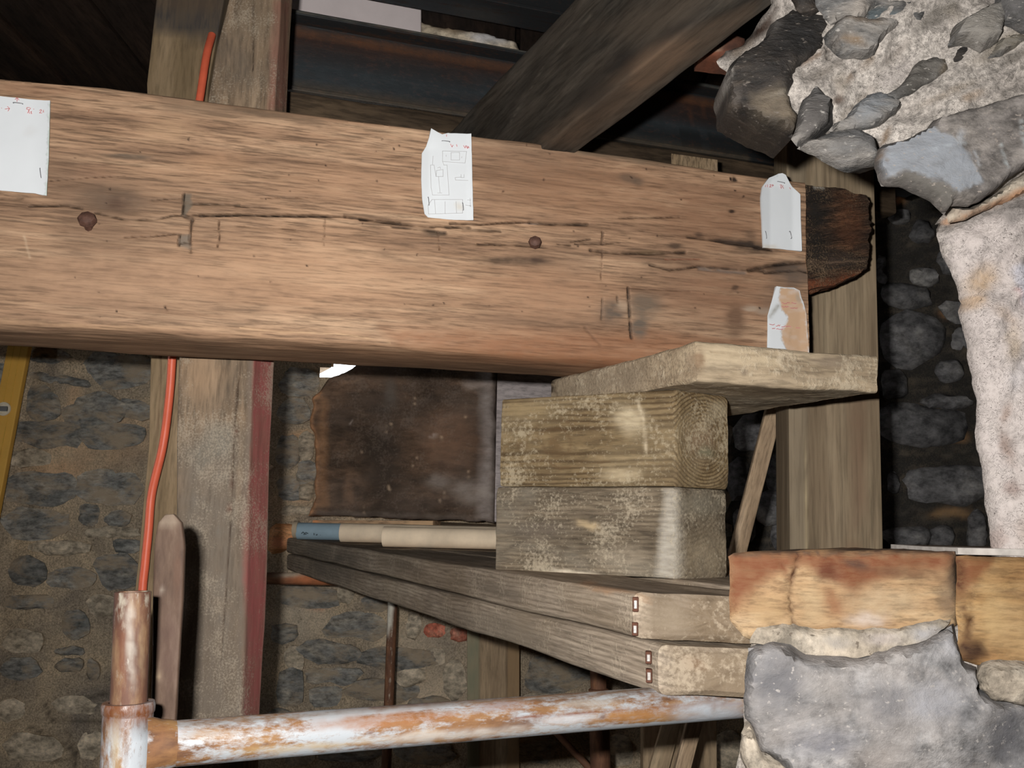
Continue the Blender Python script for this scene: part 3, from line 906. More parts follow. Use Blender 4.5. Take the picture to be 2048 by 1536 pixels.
# ------------------------------------------------------------------ near masonry on the right
YN = 1.02
NB = (0, -1, 0)
BK = np.array([.5, 1.0, .36])
outline = [(1449, 88), (1455, 99), (1472, 119), (1500, 150), (1560, 215), (1640, 262), (1745, 305), (1765, 362), (1800, 370), (1888, 428), (1874, 452), (1871, 458), (1885, 512), (1911, 572), (1922, 612), (1916, 622),
           (1929, 690), (1936, 735), (1949, 805), (1956, 850), (1954, 900), (1967, 985), (1981, 1103), (1990, 1150), (2650, 1150), (2650, -260), (1560, -260), (1548, -5), (1520, 35), (1495, 55), (1470, 65)]
JC = [('ell', 1850, 60, 50, 16, -35, (128, 122, 112), .8), ('ell', 1960, 130, 60, 16, -30, (150, 140, 122), .7), ('ell', 1990, 150, 40, 10, -30, (96, 90, 80), .7), ('ell', 1770, 130, 40, 8, -40, (160, 150, 138), .6), ('ell', 1640, 160, 30, 10, -35, (140, 130, 116), .6),
      ('ell', 1700, 225, 50, 8, -42, (150, 138, 122), .6), ('ell', 2030, 140, 30, 8, -20, (140, 128, 112), .7), ('ell', 1870, 215, 50, 8, -22, (176, 160, 138), .6), ('ell', 1760, 10, 40, 8, 0, (126, 120, 112), .7), ('ell', 1880, 15, 30, 10, -20, (104, 98, 88), .8),
      ('poly', [(1880, 470), (1960, 440), (2060, 420), (2060, 1150), (1980, 1150), (1900, 560)], 14, (224, 213, 206), .75),
      ('ell', 1950, 565, 34, 22, -30, (206, 172, 126), .8), ('ell', 1935, 610, 20, 14, -30, (200, 164, 116), .7), ('ell', 2000, 700, 16, 40, 0, (206, 186, 158), .7), ('ell', 1985, 640, 30, 12, 40, (196, 172, 146), .5),
      ('line', [(2012, 590), (2035, 640), (2044, 655)], 5, (220, 160, 150), .6, 0), ('poly', [(2008, 545), (2048, 520), (2060, 620), (2030, 640), (2015, 600)], 6, (200, 200, 208), .9),
      ('line', [(2025, 540), (2040, 518)], 3, (60, 44, 36), .9, .004), ('ell', 1995, 900, 10, 40, -8, (150, 122, 104), .7), ('ell', 1998, 830, 8, 20, 0, (160, 130, 108), .6), ('ell', 2003, 980, 14, 18, 0, (140, 110, 96), .6),
      ('ell', 2010, 760, 20, 26, 0, (222, 216, 214), .7), ('ell', 2030, 1060, 20, 30, 0, (196, 176, 160), .6), ('ell', 1985, 1080, 10, 30, 0, (176, 150, 136), .5),
      ('poly', [(1890, 436), (1935, 428), (2000, 400), (2060, 340), (2060, 385), (1985, 420), (1930, 436), (1890, 446)], 6, (196, 140, 88), .85),
      ('poly', [(1900, 448), (1960, 435), (2060, 400), (2060, 430), (1990, 470), (1970, 445)], 8, (146, 140, 134), .8),
      ('poly', [(1449, 85), (1470, 62), (1520, 35), (1560, 8), (1550, 40), (1500, 70)], 8, (70, 52, 40), .9),
      ('ell', 1500, 70, 30, 10, -35, (150, 136, 120), .7), ('ell', 1530, 45, 18, 12, 0, (60, 44, 34), .8),
      ('line', [(1640, 105), (1644, 135)], 3, (40, 34, 28), .95, .008), ('ell', 1688, 175, 14, 8, -50, (120, 92, 62), .8), ('ell', 1722, 140, 22, 10, -50, (128, 106, 80), .8), ('ell', 1665, 215, 14, 10, 0, (96, 72, 54), .8),
      ('ell', 1610, 135, 22, 6, -25, (150, 112, 76), .7), ('ell', 1668, 185, 18, 20, 0, (190, 178, 160), .7), ('ell', 1910, 225, 25, 8, -20, (190, 160, 124), .6), ('ell', 1755, 290, 6, 22, 20, (120, 90, 50), .8),
      ('ell', 1780, 165, 40, 18, -40, (186, 178, 172), .5), ('ell', 1880, 60, 14, 20, 0, (150, 140, 124), .5)]
def nearh(x, y, uv):
    h = -.012 * np.exp(-((x - 1500) / 90) ** 2 - ((y - 80) / 80) ** 2) * 4
    h = h + .02 * np.clip((x - 1700) / 400, 0, 1) * (y < 430)
    h = h - .02 * np.exp(-((y - 440 + (x - 1900) * .45) / 22) ** 2) * (x > 1880)
    return h
wall_right = relief('wall_right', outline, (0, YN, EYE), NB, NEARM, .0042, .28, .03, .02, .016, 24., .4, BK, feats=JC, d=1.12, seed=2.9, hfun=nearh, ridge=.011, rang=-38, rsc=(4, 20))
wall_right['kind'] = 'structure'
NS = []
def nstone(poly, mat, y, bulge, namp=.006, nsc=32., edge=.007, th=.06, feats=None, back=BK, res=.0036, tilt=(0, 0), jit=.45, ridge=.0028, rang=-30, facet=6, rsc=(22, 130)):
    o = relief('stone', poly, (0, y - .010, EYE), NB, mat, res, th, edge, bulge, namp, nsc, jit, back, feats=feats, d=1.0, parent=wall_right, seed=len(NS) * .37 + .1, tilt=tilt, ridge=ridge, rang=rang, facet=facet, rsc=rsc)
    NS.append(o)
    return o
# dark sooty stone at the broken edge
nstone([(1472, 117), (1451, 141), (1449, 162), (1457, 191), (1459, 215), (1486, 232), (1525, 252), (1584, 277), (1593, 246), (1578, 225), (1574, 201), (1584, 184), (1580, 166), (1591, 150), (1640, 108), (1644, 74),
        (1660, 57), (1655, 44), (1625, 33), (1607, 33), (1588, 20), (1570, 35), (1541, 51), (1525, 86), (1494, 105)], SLATED, 1.022, .022, .010, 24, .012, .12,
       [('poly', [(1495, 205), (1550, 190), (1575, 225), (1590, 245), (1580, 262), (1520, 245), (1500, 225)], 12, (140, 124, 100), .8), ('ell', 1455, 160, 6, 22, 0, (176, 170, 160), .8), ('ell', 1465, 205, 8, 18, 0, (120, 110, 100), .6),
        ('ell', 1600, 85, 50, 50, -40, (24, 20, 17), .9), ('ell', 1540, 60, 22, 12, -40, (120, 114, 108), .6), ('ell', 1560, 205, 30, 8, -8, (170, 160, 140), .5), ('ell', 1590, 140, 30, 8, -30, (96, 88, 80), .5)], np.array([.1, 1, .2]))  # black ellipse at upper right paints in shade from the overhanging stones
nstone([(1568, -12), (1590, 18), (1610, 33), (1628, 30), (1642, 20), (1628, -12)], SLATED, 1.01, .012, .005)
nstone([(1620, -40), (1630, 16), (1662, 48), (1690, 43), (1722, 46), (1737, 25), (1790, 2), (1820, -40)], SLATE, 1.0, .018, .006, feats=[('ell', 1712, 28, 24, 18, 0, (206, 196, 182), .8)])
nstone([(1643, 74), (1660, 56), (1668, 47), (1702, 45), (1772, 50), (1792, 60), (1768, 78), (1748, 95), (1745, 110), (1722, 119), (1692, 122), (1672, 111), (1660, 96), (1649, 88)], SLATE, 1.0, .022, .006, 26,
       feats=[('ell', 1710, 60, 40, 8, 5, (140, 116, 88), .7), ('ell', 1690, 98, 30, 7, 15, (160, 130, 92), .7), ('ell', 1672, 80, 14, 8, 0, (130, 122, 112), .5)])
nstone([(1731, 32), (1740, 12), (1770, 6), (1822, 2), (1852, 28), (1846, 40), (1838, 52), (1800, 46), (1738, 39)], SLATE, 1.005, .01, .004, feats=[('poly', [(1733, 22), (1760, 20), (1800, 38), (1838, 52), (1790, 48), (1735, 40)], 4, (104, 118, 122), .85)])
nstone([(1584, 282), (1603, 210), (1632, 170), (1652, 195), (1663, 211), (1653, 250), (1595, 294)], SLATE, .985, .014, .004, 26, feats=[('ell', 1625, 235, 40, 60, 0, (112, 108, 104), .9)])
nstone([(1593, 299), (1650, 268), (1700, 260), (1737, 279), (1748, 310), (1747, 330), (1712, 338), (1690, 346), (1660, 336), (1630, 316)], SLATE, .985, .026, .010, 34, .02, .1, feats=[('ell', 1690, 300, 50, 25, 0, (124, 124, 124), .5)])
nstone([(1652, 263), (1690, 234), (1733, 188), (1758, 184), (1800, 205), (1792, 226), (1752, 248), (1700, 266)], SLATE, 1.0, .014, .008, 40, feats=[('ell', 1740, 210, 60, 30, -40, (164, 172, 178), .7)])
nstone([(1756, 196), (1800, 170), (1832, 125), (1866, 112), (1890, 118), (1896, 140), (1860, 166), (1815, 190), (1775, 214)], SLATE, 1.0, .006, .004, 40, feats=[('ell', 1835, 155, 60, 30, -40, (104, 100, 92), .9), ('ell', 1888, 135, 10, 26, 0, (140, 122, 92), .7)])
nstone([(1896, 92), (1902, 60), (1922, 44), (1960, 22), (1990, 20), (2000, 50), (1990, 85), (1962, 104), (1945, 96), (1920, 90)], SLATE, .985, .024, .006, 24, feats=[('ell', 1945, 60, 60, 40, 0, (168, 162, 150), .8)])
nstone([(1903, 100), (1925, 92), (1945, 98), (1950, 112), (1935, 128), (1905, 136)], SLATED, 1.0, .006, .003)
nstone([(1985, -40), (2110, -40), (2110, 66), (2040, 64), (2008, 46), (1994, 20)], SLATE, .97, .022, .006, feats=[('ell', 2030, 20, 60, 50, 0, (124, 122, 120), .7)])
nstone([(1996, 78), (2060, 66), (2110, 70), (2110, 92), (2030, 98), (1998, 112), (1978, 118)], SLATE, .99, .012, .005, feats=[('ell', 2010, 90, 50, 20, 0, (140, 130, 108), .8)])
nstone([(1748, 335), (1757, 298), (1800, 287), (1850, 264), (1866, 243), (1905, 230), (1960, 215), (2060, 190), (2150, 180), (2150, 290), (2060, 328), (2000, 372), (1965, 400), (1935, 414), (1898, 412), (1888, 430), (1860, 405), (1800, 375), (1763, 372)],
       SLATEB, .965, .022, .006, 22, .008, .12,
       [('poly', [(1752, 335), (1757, 300), (1800, 289), (1850, 266), (1862, 278), (1905, 308), (1928, 345), (1946, 384), (1895, 398), (1868, 374), (1828, 372), (1812, 356), (1788, 352), (1762, 368)], 1.6, (164, 171, 178), .97),
        ('poly', [(1768, 368), (1800, 354), (1830, 372), (1870, 380), (1892, 400), (1890, 430), (1860, 405), (1800, 376)], 4, (118, 114, 106), .9),
        ('line', [(1982, 305), (1995, 358)], 2.2, (206, 216, 216), .9, -.001), ('line', [(2022, 258), (2028, 300), (2035, 330)], 2.6, (206, 216, 216), .9, -.001), ('ell', 1903, 292, 8, 14, 20, (206, 214, 220), .8),
        ('line', [(1930, 322), (1938, 348)], 3, (212, 218, 222), .8, 0), ('line', [(1770, 318), (1850, 315), (1920, 300)], 1.5, (196, 206, 212), .6, 0), ('line', [(1757, 302), (1764, 312), (1752, 322), (1766, 330)], 3, (130, 104, 76), .8, .003)],
       np.array([.5, 1, .5]), jit=.3, ridge=.0012, facet=3)
# mortar fillet below the slab
nstone([(1890, 432), (1900, 414), (1938, 418), (1970, 400), (2010, 370), (2060, 335), (2150, 290), (2150, 345), (2060, 388), (1990, 415), (1935, 436), (1895, 446)], LUMP, 1.0, .016, .004, 30,
       feats=[('poly', [(1895, 446), (1935, 430), (1990, 405), (2060, 372), (2060, 392), (1990, 418), (1930, 440)], 6, (200, 136, 80), .8), ('ell', 1920, 425, 20, 8, 0, (190, 170, 150), .6)])

# wall below the sill
low = [(1480, 1262), (1500, 1285), (1497, 1340), (1484, 1400), (1486, 1450), (1480, 1490), (1470, 1536), (1462, 1700), (1450, 2200), (2650, 2200), (2650, 1130), (1960, 1130), (1930, 1250)]
mb = relief('mortar_bed', low, (0, .995, EYE), NB, NEARM, .0065, .3, .02, .012, .008, 24., .3, np.array([.55, 1, 0]), parent=wall_right, seed=5.1, d=1.0,
            feats=[('ell', 1540, 1275, 60, 14, 0, (226, 204, 160), .6), ('ell', 1500, 1490, 26, 40, 0, (222, 200, 160), .7)])
nstone([(1498, 1300), (1530, 1292), (1572, 1290), (1600, 1308), (1660, 1316), (1720, 1316), (1790, 1300), (1850, 1280), (1905, 1255), (1918, 1300), (1925, 1325), (1948, 1340), (1956, 1380), (1985, 1404), (2060, 1410), (2200, 1420), (2200, 1640),
        (1640, 1640), (1560, 1520), (1522, 1500), (1512, 1470), (1490, 1440), (1486, 1400), (1490, 1350)], GRANITE, .965, .016, .006, 18, .008, .12,
       [('ell', 1545, 1360, 55, 60, 0, (122, 122, 126), .8), ('ell', 1640, 1370, 40, 30, 30, (190, 184, 176), .5), ('ell', 1850, 1400, 60, 40, 0, (196, 198, 204), .7), ('ell', 2010, 1470, 40, 60, 0, (112, 112, 116), .8),
        ('ell', 1640, 1480, 60, 30, 0, (142, 142, 150), .6), ('ell', 1760, 1400, 40, 50, 0, (128, 128, 132), .6), ('ell', 1900, 1290, 30, 20, -20, (206, 206, 208), .7), ('ell', 1730, 1510, 50, 30, 0, (176, 164, 152), .5)], np.array([.5, 1, 0]), res=.005, ridge=.0015, facet=4)
nstone([(1952, 1352), (1962, 1332), (2000, 1325), (2060, 1335), (2150, 1340), (2150, 1400), (2060, 1412), (1990, 1402), (1958, 1380)], LUMP, .97, .016, .003)
nstone([(1504, 1286), (1512, 1262), (1560, 1258), (1640, 1270), (1720, 1268), (1800, 1266), (1880, 1246), (1905, 1252), (1850, 1284), (1790, 1302), (1720, 1318), (1650, 1316), (1600, 1308), (1570, 1290), (1530, 1292)], LUMP, .978, .003, .006,
       feats=[('ell', 1680, 1285, 30, 12, 0, (190, 182, 170), .7), ('ell', 1770, 1280, 40, 12, 0, (226, 214, 206), .6), ('ell', 1860, 1268, 30, 16, 0, (200, 200, 202), .8)])
nstone([(1484, 1470), (1500, 1455), (1515, 1480), (1530, 1508), (1575, 1530), (1600, 1570), (1500, 1570), (1480, 1510)], LUMP, .972, .012, .003)

# sill timbers
def hplane_sec(L, R, yT, yB, yf, depth):
    return None
S1B = [(1457, 1112), (1468, 1104), (1600, 1101), (1760, 1101), (1911, 1104), (1913, 1180), (1911, 1252), (1860, 1264), (1790, 1268), (1700, 1266), (1600, 1262), (1540, 1262), (1502, 1280), (1490, 1274), (1462, 1240), (1459, 1180)]
sf = [('poly', [(1457, 1105), (1912, 1103), (1912, 1135), (1800, 1140), (1700, 1180), (1640, 1140), (1590, 1125), (1540, 1150), (1490, 1190), (1458, 1220)], 12, (150, 88, 48), .85),
      ('line', [(1595, 1112), (1582, 1150), (1576, 1190), (1580, 1225), (1592, 1258)], 3, (84, 46, 24), .95, .005), ('line', [(1560, 1128), (1575, 1160)], 4, (140, 76, 40), .7, .002),
      ('ell', 1705, 1128, 26, 8, 5, (82, 66, 58), .8), ('ell', 1655, 1145, 24, 20, 40, (120, 64, 36), .8), ('ell', 1800, 1145, 90, 10, 6, (132, 92, 60), .7), ('ell', 1660, 1200, 14, 30, -30, (164, 96, 50), .6),
      ('ell', 1905, 1150, 14, 50, 0, (96, 76, 60), .8), ('ell', 1890, 1200, 20, 40, 0, (140, 116, 90), .6), ('ell', 1760, 1205, 70, 30, 0, (222, 196, 152), .6), ('ell', 1620, 1215, 26, 40, -15, (226, 196, 144), .6), ('ell', 1530, 1220, 36, 26, 0, (208, 172, 116), .6),
      ('ell', 1730, 1240, 40, 14, 0, (236, 220, 204), .7), ('poly', [(1455, 1102), (1912, 1101), (1912, 1107), (1455, 1110)], 3, (110, 88, 70), .8)]
sb1 = relief('sill_block', S1B, (0, .985, EYE), NB, SILL, .0042, .22, .012, .006, .004, 30., .2, np.array([0.5, 1, 0]), feats=sf, d=1.0, solid=True, seed=6.2, wob=(18, 22, 6))
tag(sb1, 'cracked orange-brown sill timber whose left end overhangs the scaffold boards', 'timber')
S2B = [(1914, 1113), (1960, 1113), (2060, 1117), (2200, 1120), (2200, 1362), (2060, 1344), (1990, 1334), (1950, 1328), (1916, 1318), (1914, 1220)]
sf2 = [('poly', [(1914, 1112), (1985, 1114), (1960, 1150), (1932, 1180), (1914, 1190)], 10, (150, 92, 46), .85), ('line', [(1918, 1120), (1920, 1200), (1935, 1250), (1925, 1300)], 9, (96, 54, 24), .85, .003),
       ('ell', 1945, 1300, 30, 22, 0, (72, 44, 24), .9), ('line', [(1985, 1178), (2060, 1192)], 5, (140, 104, 66), .8, .001), ('line', [(1938, 1190), (1944, 1225), (1936, 1260)], 3, (80, 46, 22), .9, .004),
       ('ell', 1985, 1230, 26, 60, 0, (228, 190, 124), .6), ('ell', 2030, 1270, 40, 60, 0, (210, 174, 116), .5)]
sb2 = relief('sill_block', S2B, (0, .972, EYE), NB, SILL2, .0045, .2, .010, .005, .004, 30., .2, np.array([0.5, 1, 0]), feats=sf2, d=1.0, solid=True, seed=7.2, wob=(22, 18, 6))
tag(sb2, 'taller ochre sill timber with dark knotty edge beside the cracked sill timber', 'timber')
zc = P(1911, 1101, .995)[2]
strip = loft('sill_strip', [[(x, .996, zc - .004), (x, 1.17, zc - .004), (x, 1.17, zc + .003), (x, .996, zc + .003)] for x in (P(1911, 1104, 1)[0], .66)], plain('white_flaking_paint', (214, 208, 198), 1.05, .8, .2, 60, .25, .3), None, 20, 3, .001, .001)
tag(strip, 'thin white flaking strip lying along the top of the sill timbers', 'strip')

# ------------------------------------------------------------------ main oak beam
zB = .268
zF = .281
fa = PZ(0, 645, zF); fb = PZ(1112, 713, zF)
BU = fb - fa; BU[2] = 0; BU /= np.linalg.norm(BU)
BN = np.array([BU[1], -BU[0], 0])         # towards the camera
BO = fb.copy()
def bpl(px, py, off=0.0):
    return PP(px, py, BO + BN * off, BN)
top_px = [(-760, 60), (-260, 128), (-150, 140), (0, 157), (200, 172), (300, 186), (450, 206), (600, 226), (860, 259), (1060, 284), (1300, 320), (1500, 351), (1613, 364)]
tops = np.array([bpl(*p) for p in top_px])
ssp = (tops - BO) @ BU
s0, s1 = ssp[0], ssp[-1]
def ztop(s): return np.interp(s, ssp, tops[:, 2])
secs = []
for s in np.linspace(s0, s1, 24):
    f = BO + BU * s
    w = .155
    zt = ztop(s)
    zb = EYE + zB
    q1, q2, q3 = f - BN * .016, f - BN * .052, f - BN * w
    secs.append([(f[0], f[1], zb + .016), (q1[0], q1[1], zb + .008), (q2[0], q2[1], zb + .003), (q3[0], q3[1], zb + .002), (q3[0], q3[1], zt + .006), (f[0], f[1], zt)])
G = (96, 84, 72)
K = (46, 36, 28)
bf = [('ell', 225, 400, 70, 30, 8, (104, 84, 66), .75), ('ell', 235, 410, 22, 14, 10, (92, 68, 52), .7), ('ell', 255, 312, 55, 6, 3, (98, 84, 68), .8), ('ell', 190, 345, 40, 18, 0, (150, 112, 84), .4),
      ('poly', [(300, 186), (650, 232), (640, 252), (560, 238), (440, 232), (330, 225)], 9, (134, 108, 82), .6), ('ell', 500, 225, 60, 7, 8, (96, 78, 60), .6), ('ell', 590, 238, 60, 6, 8, (110, 88, 66), .6), ('ell', 60, 180, 90, 10, 3, (140, 100, 70), .5),
      ('ell', 330, 260, 50, 25, 0, (190, 152, 112), .5), ('ell', 430, 330, 60, 30, 0, (188, 144, 104), .5), ('ell', 600, 550, 300, 70, 2, (190, 148, 110), .55), ('ell', 200, 560, 220, 60, 2, (188, 148, 112), .5), ('ell', 700, 370, 140, 40, 3, (176, 134, 98), .45),
      ('ell', 1150, 380, 200, 60, 4, (152, 110, 76), .5), ('ell', 1420, 430, 120, 60, 4, (140, 100, 70), .55), ('ell', 1450, 590, 120, 60, 3, (146, 104, 74), .5), ('ell', 1100, 590, 150, 50, 3, (182, 136, 98), .5),
      ('poly', [(0, 668), (480, 690), (700, 690), (1000, 700), (1500, 720), (1500, 790), (900, 760), (0, 700)], 10, (142, 104, 70), .4), ('poly', [(760, 655), (1000, 660), (1300, 665), (1500, 690), (1400, 760), (1000, 720), (800, 690)], 14, (148, 94, 56), .5),
      ('line', [(0, 640), (200, 655), (400, 655), (520, 668)], 5, (206, 166, 122), .4, 0), ('line', [(480, 655), (560, 664), (680, 668), (780, 684)], 1.5, (214, 176, 130), .7, -.0008),  # first stroke is a pale highlight painted along the lower front edge
      ('ell', 1025, 522, 72, 9, 2, (92, 72, 54), .92), ('ell', 1500, 492, 46, 12, 12, (56, 46, 38), .9), ('ell', 1460, 484, 30, 6, 12, (70, 56, 46), .8), ('ell', 1560, 540, 40, 10, 0, (70, 54, 42), .8), ('ell', 1350, 492, 16, 5, 5, (72, 56, 44), .85),
      ('ell', 1590, 545, 40, 26, 0, (96, 84, 74), .7), ('ell', 1560, 600, 40, 40, 0, (118, 94, 74), .6), ('ell', 1470, 640, 20, 34, 0, (104, 78, 58), .7), ('ell', 1500, 616, 16, 5, 0, (176, 160, 138), .6), ('ell', 1530, 622, 20, 8, 0, (158, 142, 122), .6), ('ell', 1471, 576, 7, 5, 0, (70, 52, 40), .8),
      ('ell', 1225, 622, 26, 22, 0, G, .85), ('ell', 1290, 612, 34, 26, 0, (110, 96, 80), .8), ('ell', 1280, 655, 16, 24, 10, (100, 90, 78), .85), ('ell', 1245, 612, 12, 10, 0, (184, 158, 128), .6),
      ('ell', 1500, 470, 12, 8, 0, (100, 78, 60), .6), ('ell', 1258, 358, 22, 10, 10, (104, 84, 66), .7), ('ell', 1276, 364, 12, 8, 0, (98, 80, 64), .6), ('ell', 1467, 360, 5, 4, 0, (50, 38, 30), .9), ('ell', 1465, 421, 7, 3, 0, (46, 34, 26), .95), ('ell', 1400, 470, 10, 4, 10, (66, 50, 40), .8),
      ('ell', 1290, 320, 80, 10, 6, (120, 104, 82), .6), ('ell', 1190, 305, 50, 8, 6, (112, 100, 80), .6), ('ell', 1250, 330, 20, 4, -5, (180, 146, 110), .6),
      ('line', [(60, 412), (130, 411), (165, 417)], 2.2, K, .9, .004), ('line', [(190, 426), (250, 440), (310, 439), (345, 432), (400, 431), (480, 430)], 1.8, (70, 54, 40), .85, .003), ('line', [(400, 431), (480, 430), (600, 432), (690, 433)], 2.4, K, .95, .006),
      ('line', [(690, 433), (760, 443), (850, 452), (940, 456)], 2.5, K, .95, .006), ('line', [(720, 440), (800, 446)], 2.5, (60, 46, 34), .9, .003), ('line', [(785, 452), (860, 461), (890, 466)], 3.0, K, .9, .004), ('ell', 870, 466, 22, 5, 6, (92, 76, 60), .8),
      ('line', [(900, 447), (960, 449), (1010, 445), (1060, 444)], 2.0, (66, 48, 36), .9, .005), ('line', [(1060, 444), (1110, 448), (1175, 449)], 3.2, K, .95, .006), ('ell', 1065, 447, 16, 2.5, 0, (172, 160, 150), .8),
      ('line', [(925, 459), (1000, 462)], 2.5, (66, 50, 38), .9, .003), ('line', [(955, 489), (1040, 490), (1095, 495)], 1.8, K, .85, .004), ('line', [(1115, 488), (1140, 491)], 1.6, K, .8, .003), ('line', [(1140, 484), (1180, 479)], 1.6, K, .8, .003),
      ('line', [(1182, 500), (1225, 505), (1300, 507), (1370, 504)], 3.0, K, .95, .006), ('ell', 1300, 504, 30, 4, 3, (120, 96, 68), .7), ('line', [(1330, 519), (1400, 518)], 1.4, (120, 66, 44), .8, .002),
      ('line', [(1300, 530), (1340, 540), (1400, 533), (1480, 538), (1530, 541)], 2.2, K, .9, .005), ('line', [(1400, 537), (1490, 545)], 4.0, (112, 106, 100), .8, .003), ('line', [(1500, 540), (1545, 530), (1580, 526), (1625, 522)], 3.4, K, .95, .007), ('line', [(1530, 545), (1600, 541), (1625, 548)], 1.8, K, .85, .004),
      ('line', [(1375, 474), (1440, 482), (1500, 492), (1545, 500)], 2.0, K, .9, .004), ('line', [(1225, 437), (1290, 436), (1360, 433)], 1.6, (60, 46, 36), .8, .003), ('line', [(1150, 488), (1205, 489), (1240, 486)], 1.3, K, .7, .003),
      ('line', [(382, 407), (480, 410)], 1.8, (70, 60, 48), .85, .004), ('line', [(560, 417), (470, 413)], 1.3, K, .7, .003), ('line', [(302, 399), (360, 396)], 1.6, (80, 66, 54), .8, .003), ('line', [(248, 474), (300, 473), (356, 467)], 1.4, (88, 70, 56), .8, .003), ('line', [(382, 497), (420, 495)], 1.6, (88, 76, 64), .8, .002),
      ('line', [(0, 398), (45, 396)], 2.0, (66, 52, 40), .8, .003), ('line', [(97, 362), (180, 355), (250, 352)], 1.0, (80, 62, 48), .7, .002), ('line', [(640, 395), (520, 396)], 1.0, (80, 62, 48), .6, .002), ('line', [(590, 460), (470, 452)], 1.0, (90, 72, 56), .6, .002),
      ('poly', [(366, 388), (381, 388), (384, 410), (372, 432), (364, 430)], 3, (112, 100, 84), .9), ('line', [(367, 388), (366, 428)], 2, (60, 48, 38), .9, .006), ('line', [(370, 434), (384, 440)], 4, (70, 58, 48), .9, .004),
      ('line', [(384, 440), (380, 470), (381, 506)], 2.2, (78, 64, 52), .85, .005), ('poly', [(358, 470), (380, 468), (380, 500), (358, 494)], 3, (126, 112, 96), .85), ('line', [(359, 470), (357, 492)], 2, (72, 60, 50), .9, .005), ('line', [(360, 487), (380, 486)], 1.5, (80, 68, 56), .8, .003),
      ('line', [(438, 440), (438, 478), (434, 494)], 1.6, (84, 68, 54), .85, .004), ('line', [(650, 440), (647, 492)], 1.3, (98, 78, 60), .75, .003), ('line', [(876, 462), (879, 500)], 1.3, (110, 84, 64), .7, .003), ('line', [(1205, 463), (1204, 488)], 2, (80, 62, 48), .8, .004), ('line', [(1205, 500), (1202, 560)], 1.3, (100, 76, 58), .7, .002),
      ('line', [(1256, 575), (1259, 620), (1263, 676)], 2.2, (52, 44, 38), .95, .006), ('line', [(1205, 596), (1203, 640)], 1.6, (100, 84, 70), .8, .003), ('line', [(1235, 594), (1236, 605)], 2, (90, 76, 62), .8, .003), ('line', [(1255, 576), (1380, 582)], 1.2, (90, 68, 52), .7, .002),
      ('line', [(330, 612), (334, 622)], 1.5, (84, 64, 48), .7, .002), ('line', [(48, 472), (60, 515)], 2.5, (196, 168, 134), .7, 0), ('ell', 1075, 520, 30, 4, 5, (70, 52, 42), .7), ('line', [(1170, 655), (1200, 690)], 3, (110, 82, 60), .5, .001)]
rngb = np.random.RandomState(11)
for k in range(70):      # woodworm holes and small dark flecks
    x, y = rngb.uniform(120, 1560), rngb.uniform(270, 640)
    bf.append(('ell', x, y, rngb.uniform(1.6, 2.6), rngb.uniform(1.6, 2.4), 0, (48, 34, 26), .9))
def beam_hook(V, N, L, T, A):
    # wavering arris: the lower front edge is worn round
    return V, T, A
beam = loft('oak_beam', secs, OAK, None, 940, [10, 14, 8, 4, 10, 205], .008, .0016, (8, 70, 70), feats=bf, d=1.55, wob=(60, 10, 3.5), mid_amp=.003, seed=1.0)
tag(beam, 'long aged oak beam with pinned paper notes, charred tenon end and iron nails', 'beam')
# the tenon: charred and rough, set back from the face
tz = lambda px, py: bpl(px, py, -.012)
tsec = []
for px, yt, yb in ((1604, 366, 584), (1650, 372, 574), (1690, 379, 562), (1722, 385, 548), (1739, 389, 528)):
    a = tz(px, yb); b = tz(px, yt)
    tsec.append([a, a - BN * .07, b - BN * .07 + np.array([0, 0, .004]), b])
tf = [('poly', [(1612, 360), (1660, 368), (1650, 470), (1655, 520), (1612, 540)], 14, (44, 40, 36), .8), ('poly', [(1630, 362), (1650, 366), (1645, 380), (1628, 374)], 3, (206, 198, 180), .9), ('ell', 1700, 440, 30, 60, 0, (116, 70, 40), .5), ('ell', 1670, 520, 60, 20, 0, (66, 58, 52), .7),
      ('line', [(1612, 522), (1660, 526), (1740, 520)], 2, (150, 122, 96), .7, .003), ('poly', [(1612, 562), (1690, 550), (1730, 540), (1730, 560), (1612, 590)], 5, (140, 78, 44), .85)]
ten = loft('tenon', tsec, CHAR, beam, 70, [10, 3, 6, 90], .004, .007, (18, 90, 90), .006, feats=tf, d=1.65, wob=(14, 8, 5), seed=4)
tag(ten, 'charred rough tenon')
def nail(px, py, hw, hh, shank):
    c = bpl(px, py)
    k = c[1] / F
    prof = [(0, hw * k * .45), (.004, hw * k * .5)]
    A_ = bpl(px + 3, py + shank) - BN * .012
    B_ = bpl(px, py, .016)
    L_ = np.linalg.norm(B_ - A_)
    e = lathe('nail', A_, B_, [(0, hw * k * .5), (L_ * .5, hw * k * .5), (L_ - .006, hw * k * .55), (L_ - .005, hw * k * 1.02), (L_, hw * k * 1.05), (L_ + .004, hw * k * .9), (L_ + .007, hw * k * .4), (L_ + .0075, 0.0001)], NAILM, beam, 8, amp=.0015)
    return e
nail(174, 438, 17, 14, 24)
nail(1070, 484, 12, 12, 10)

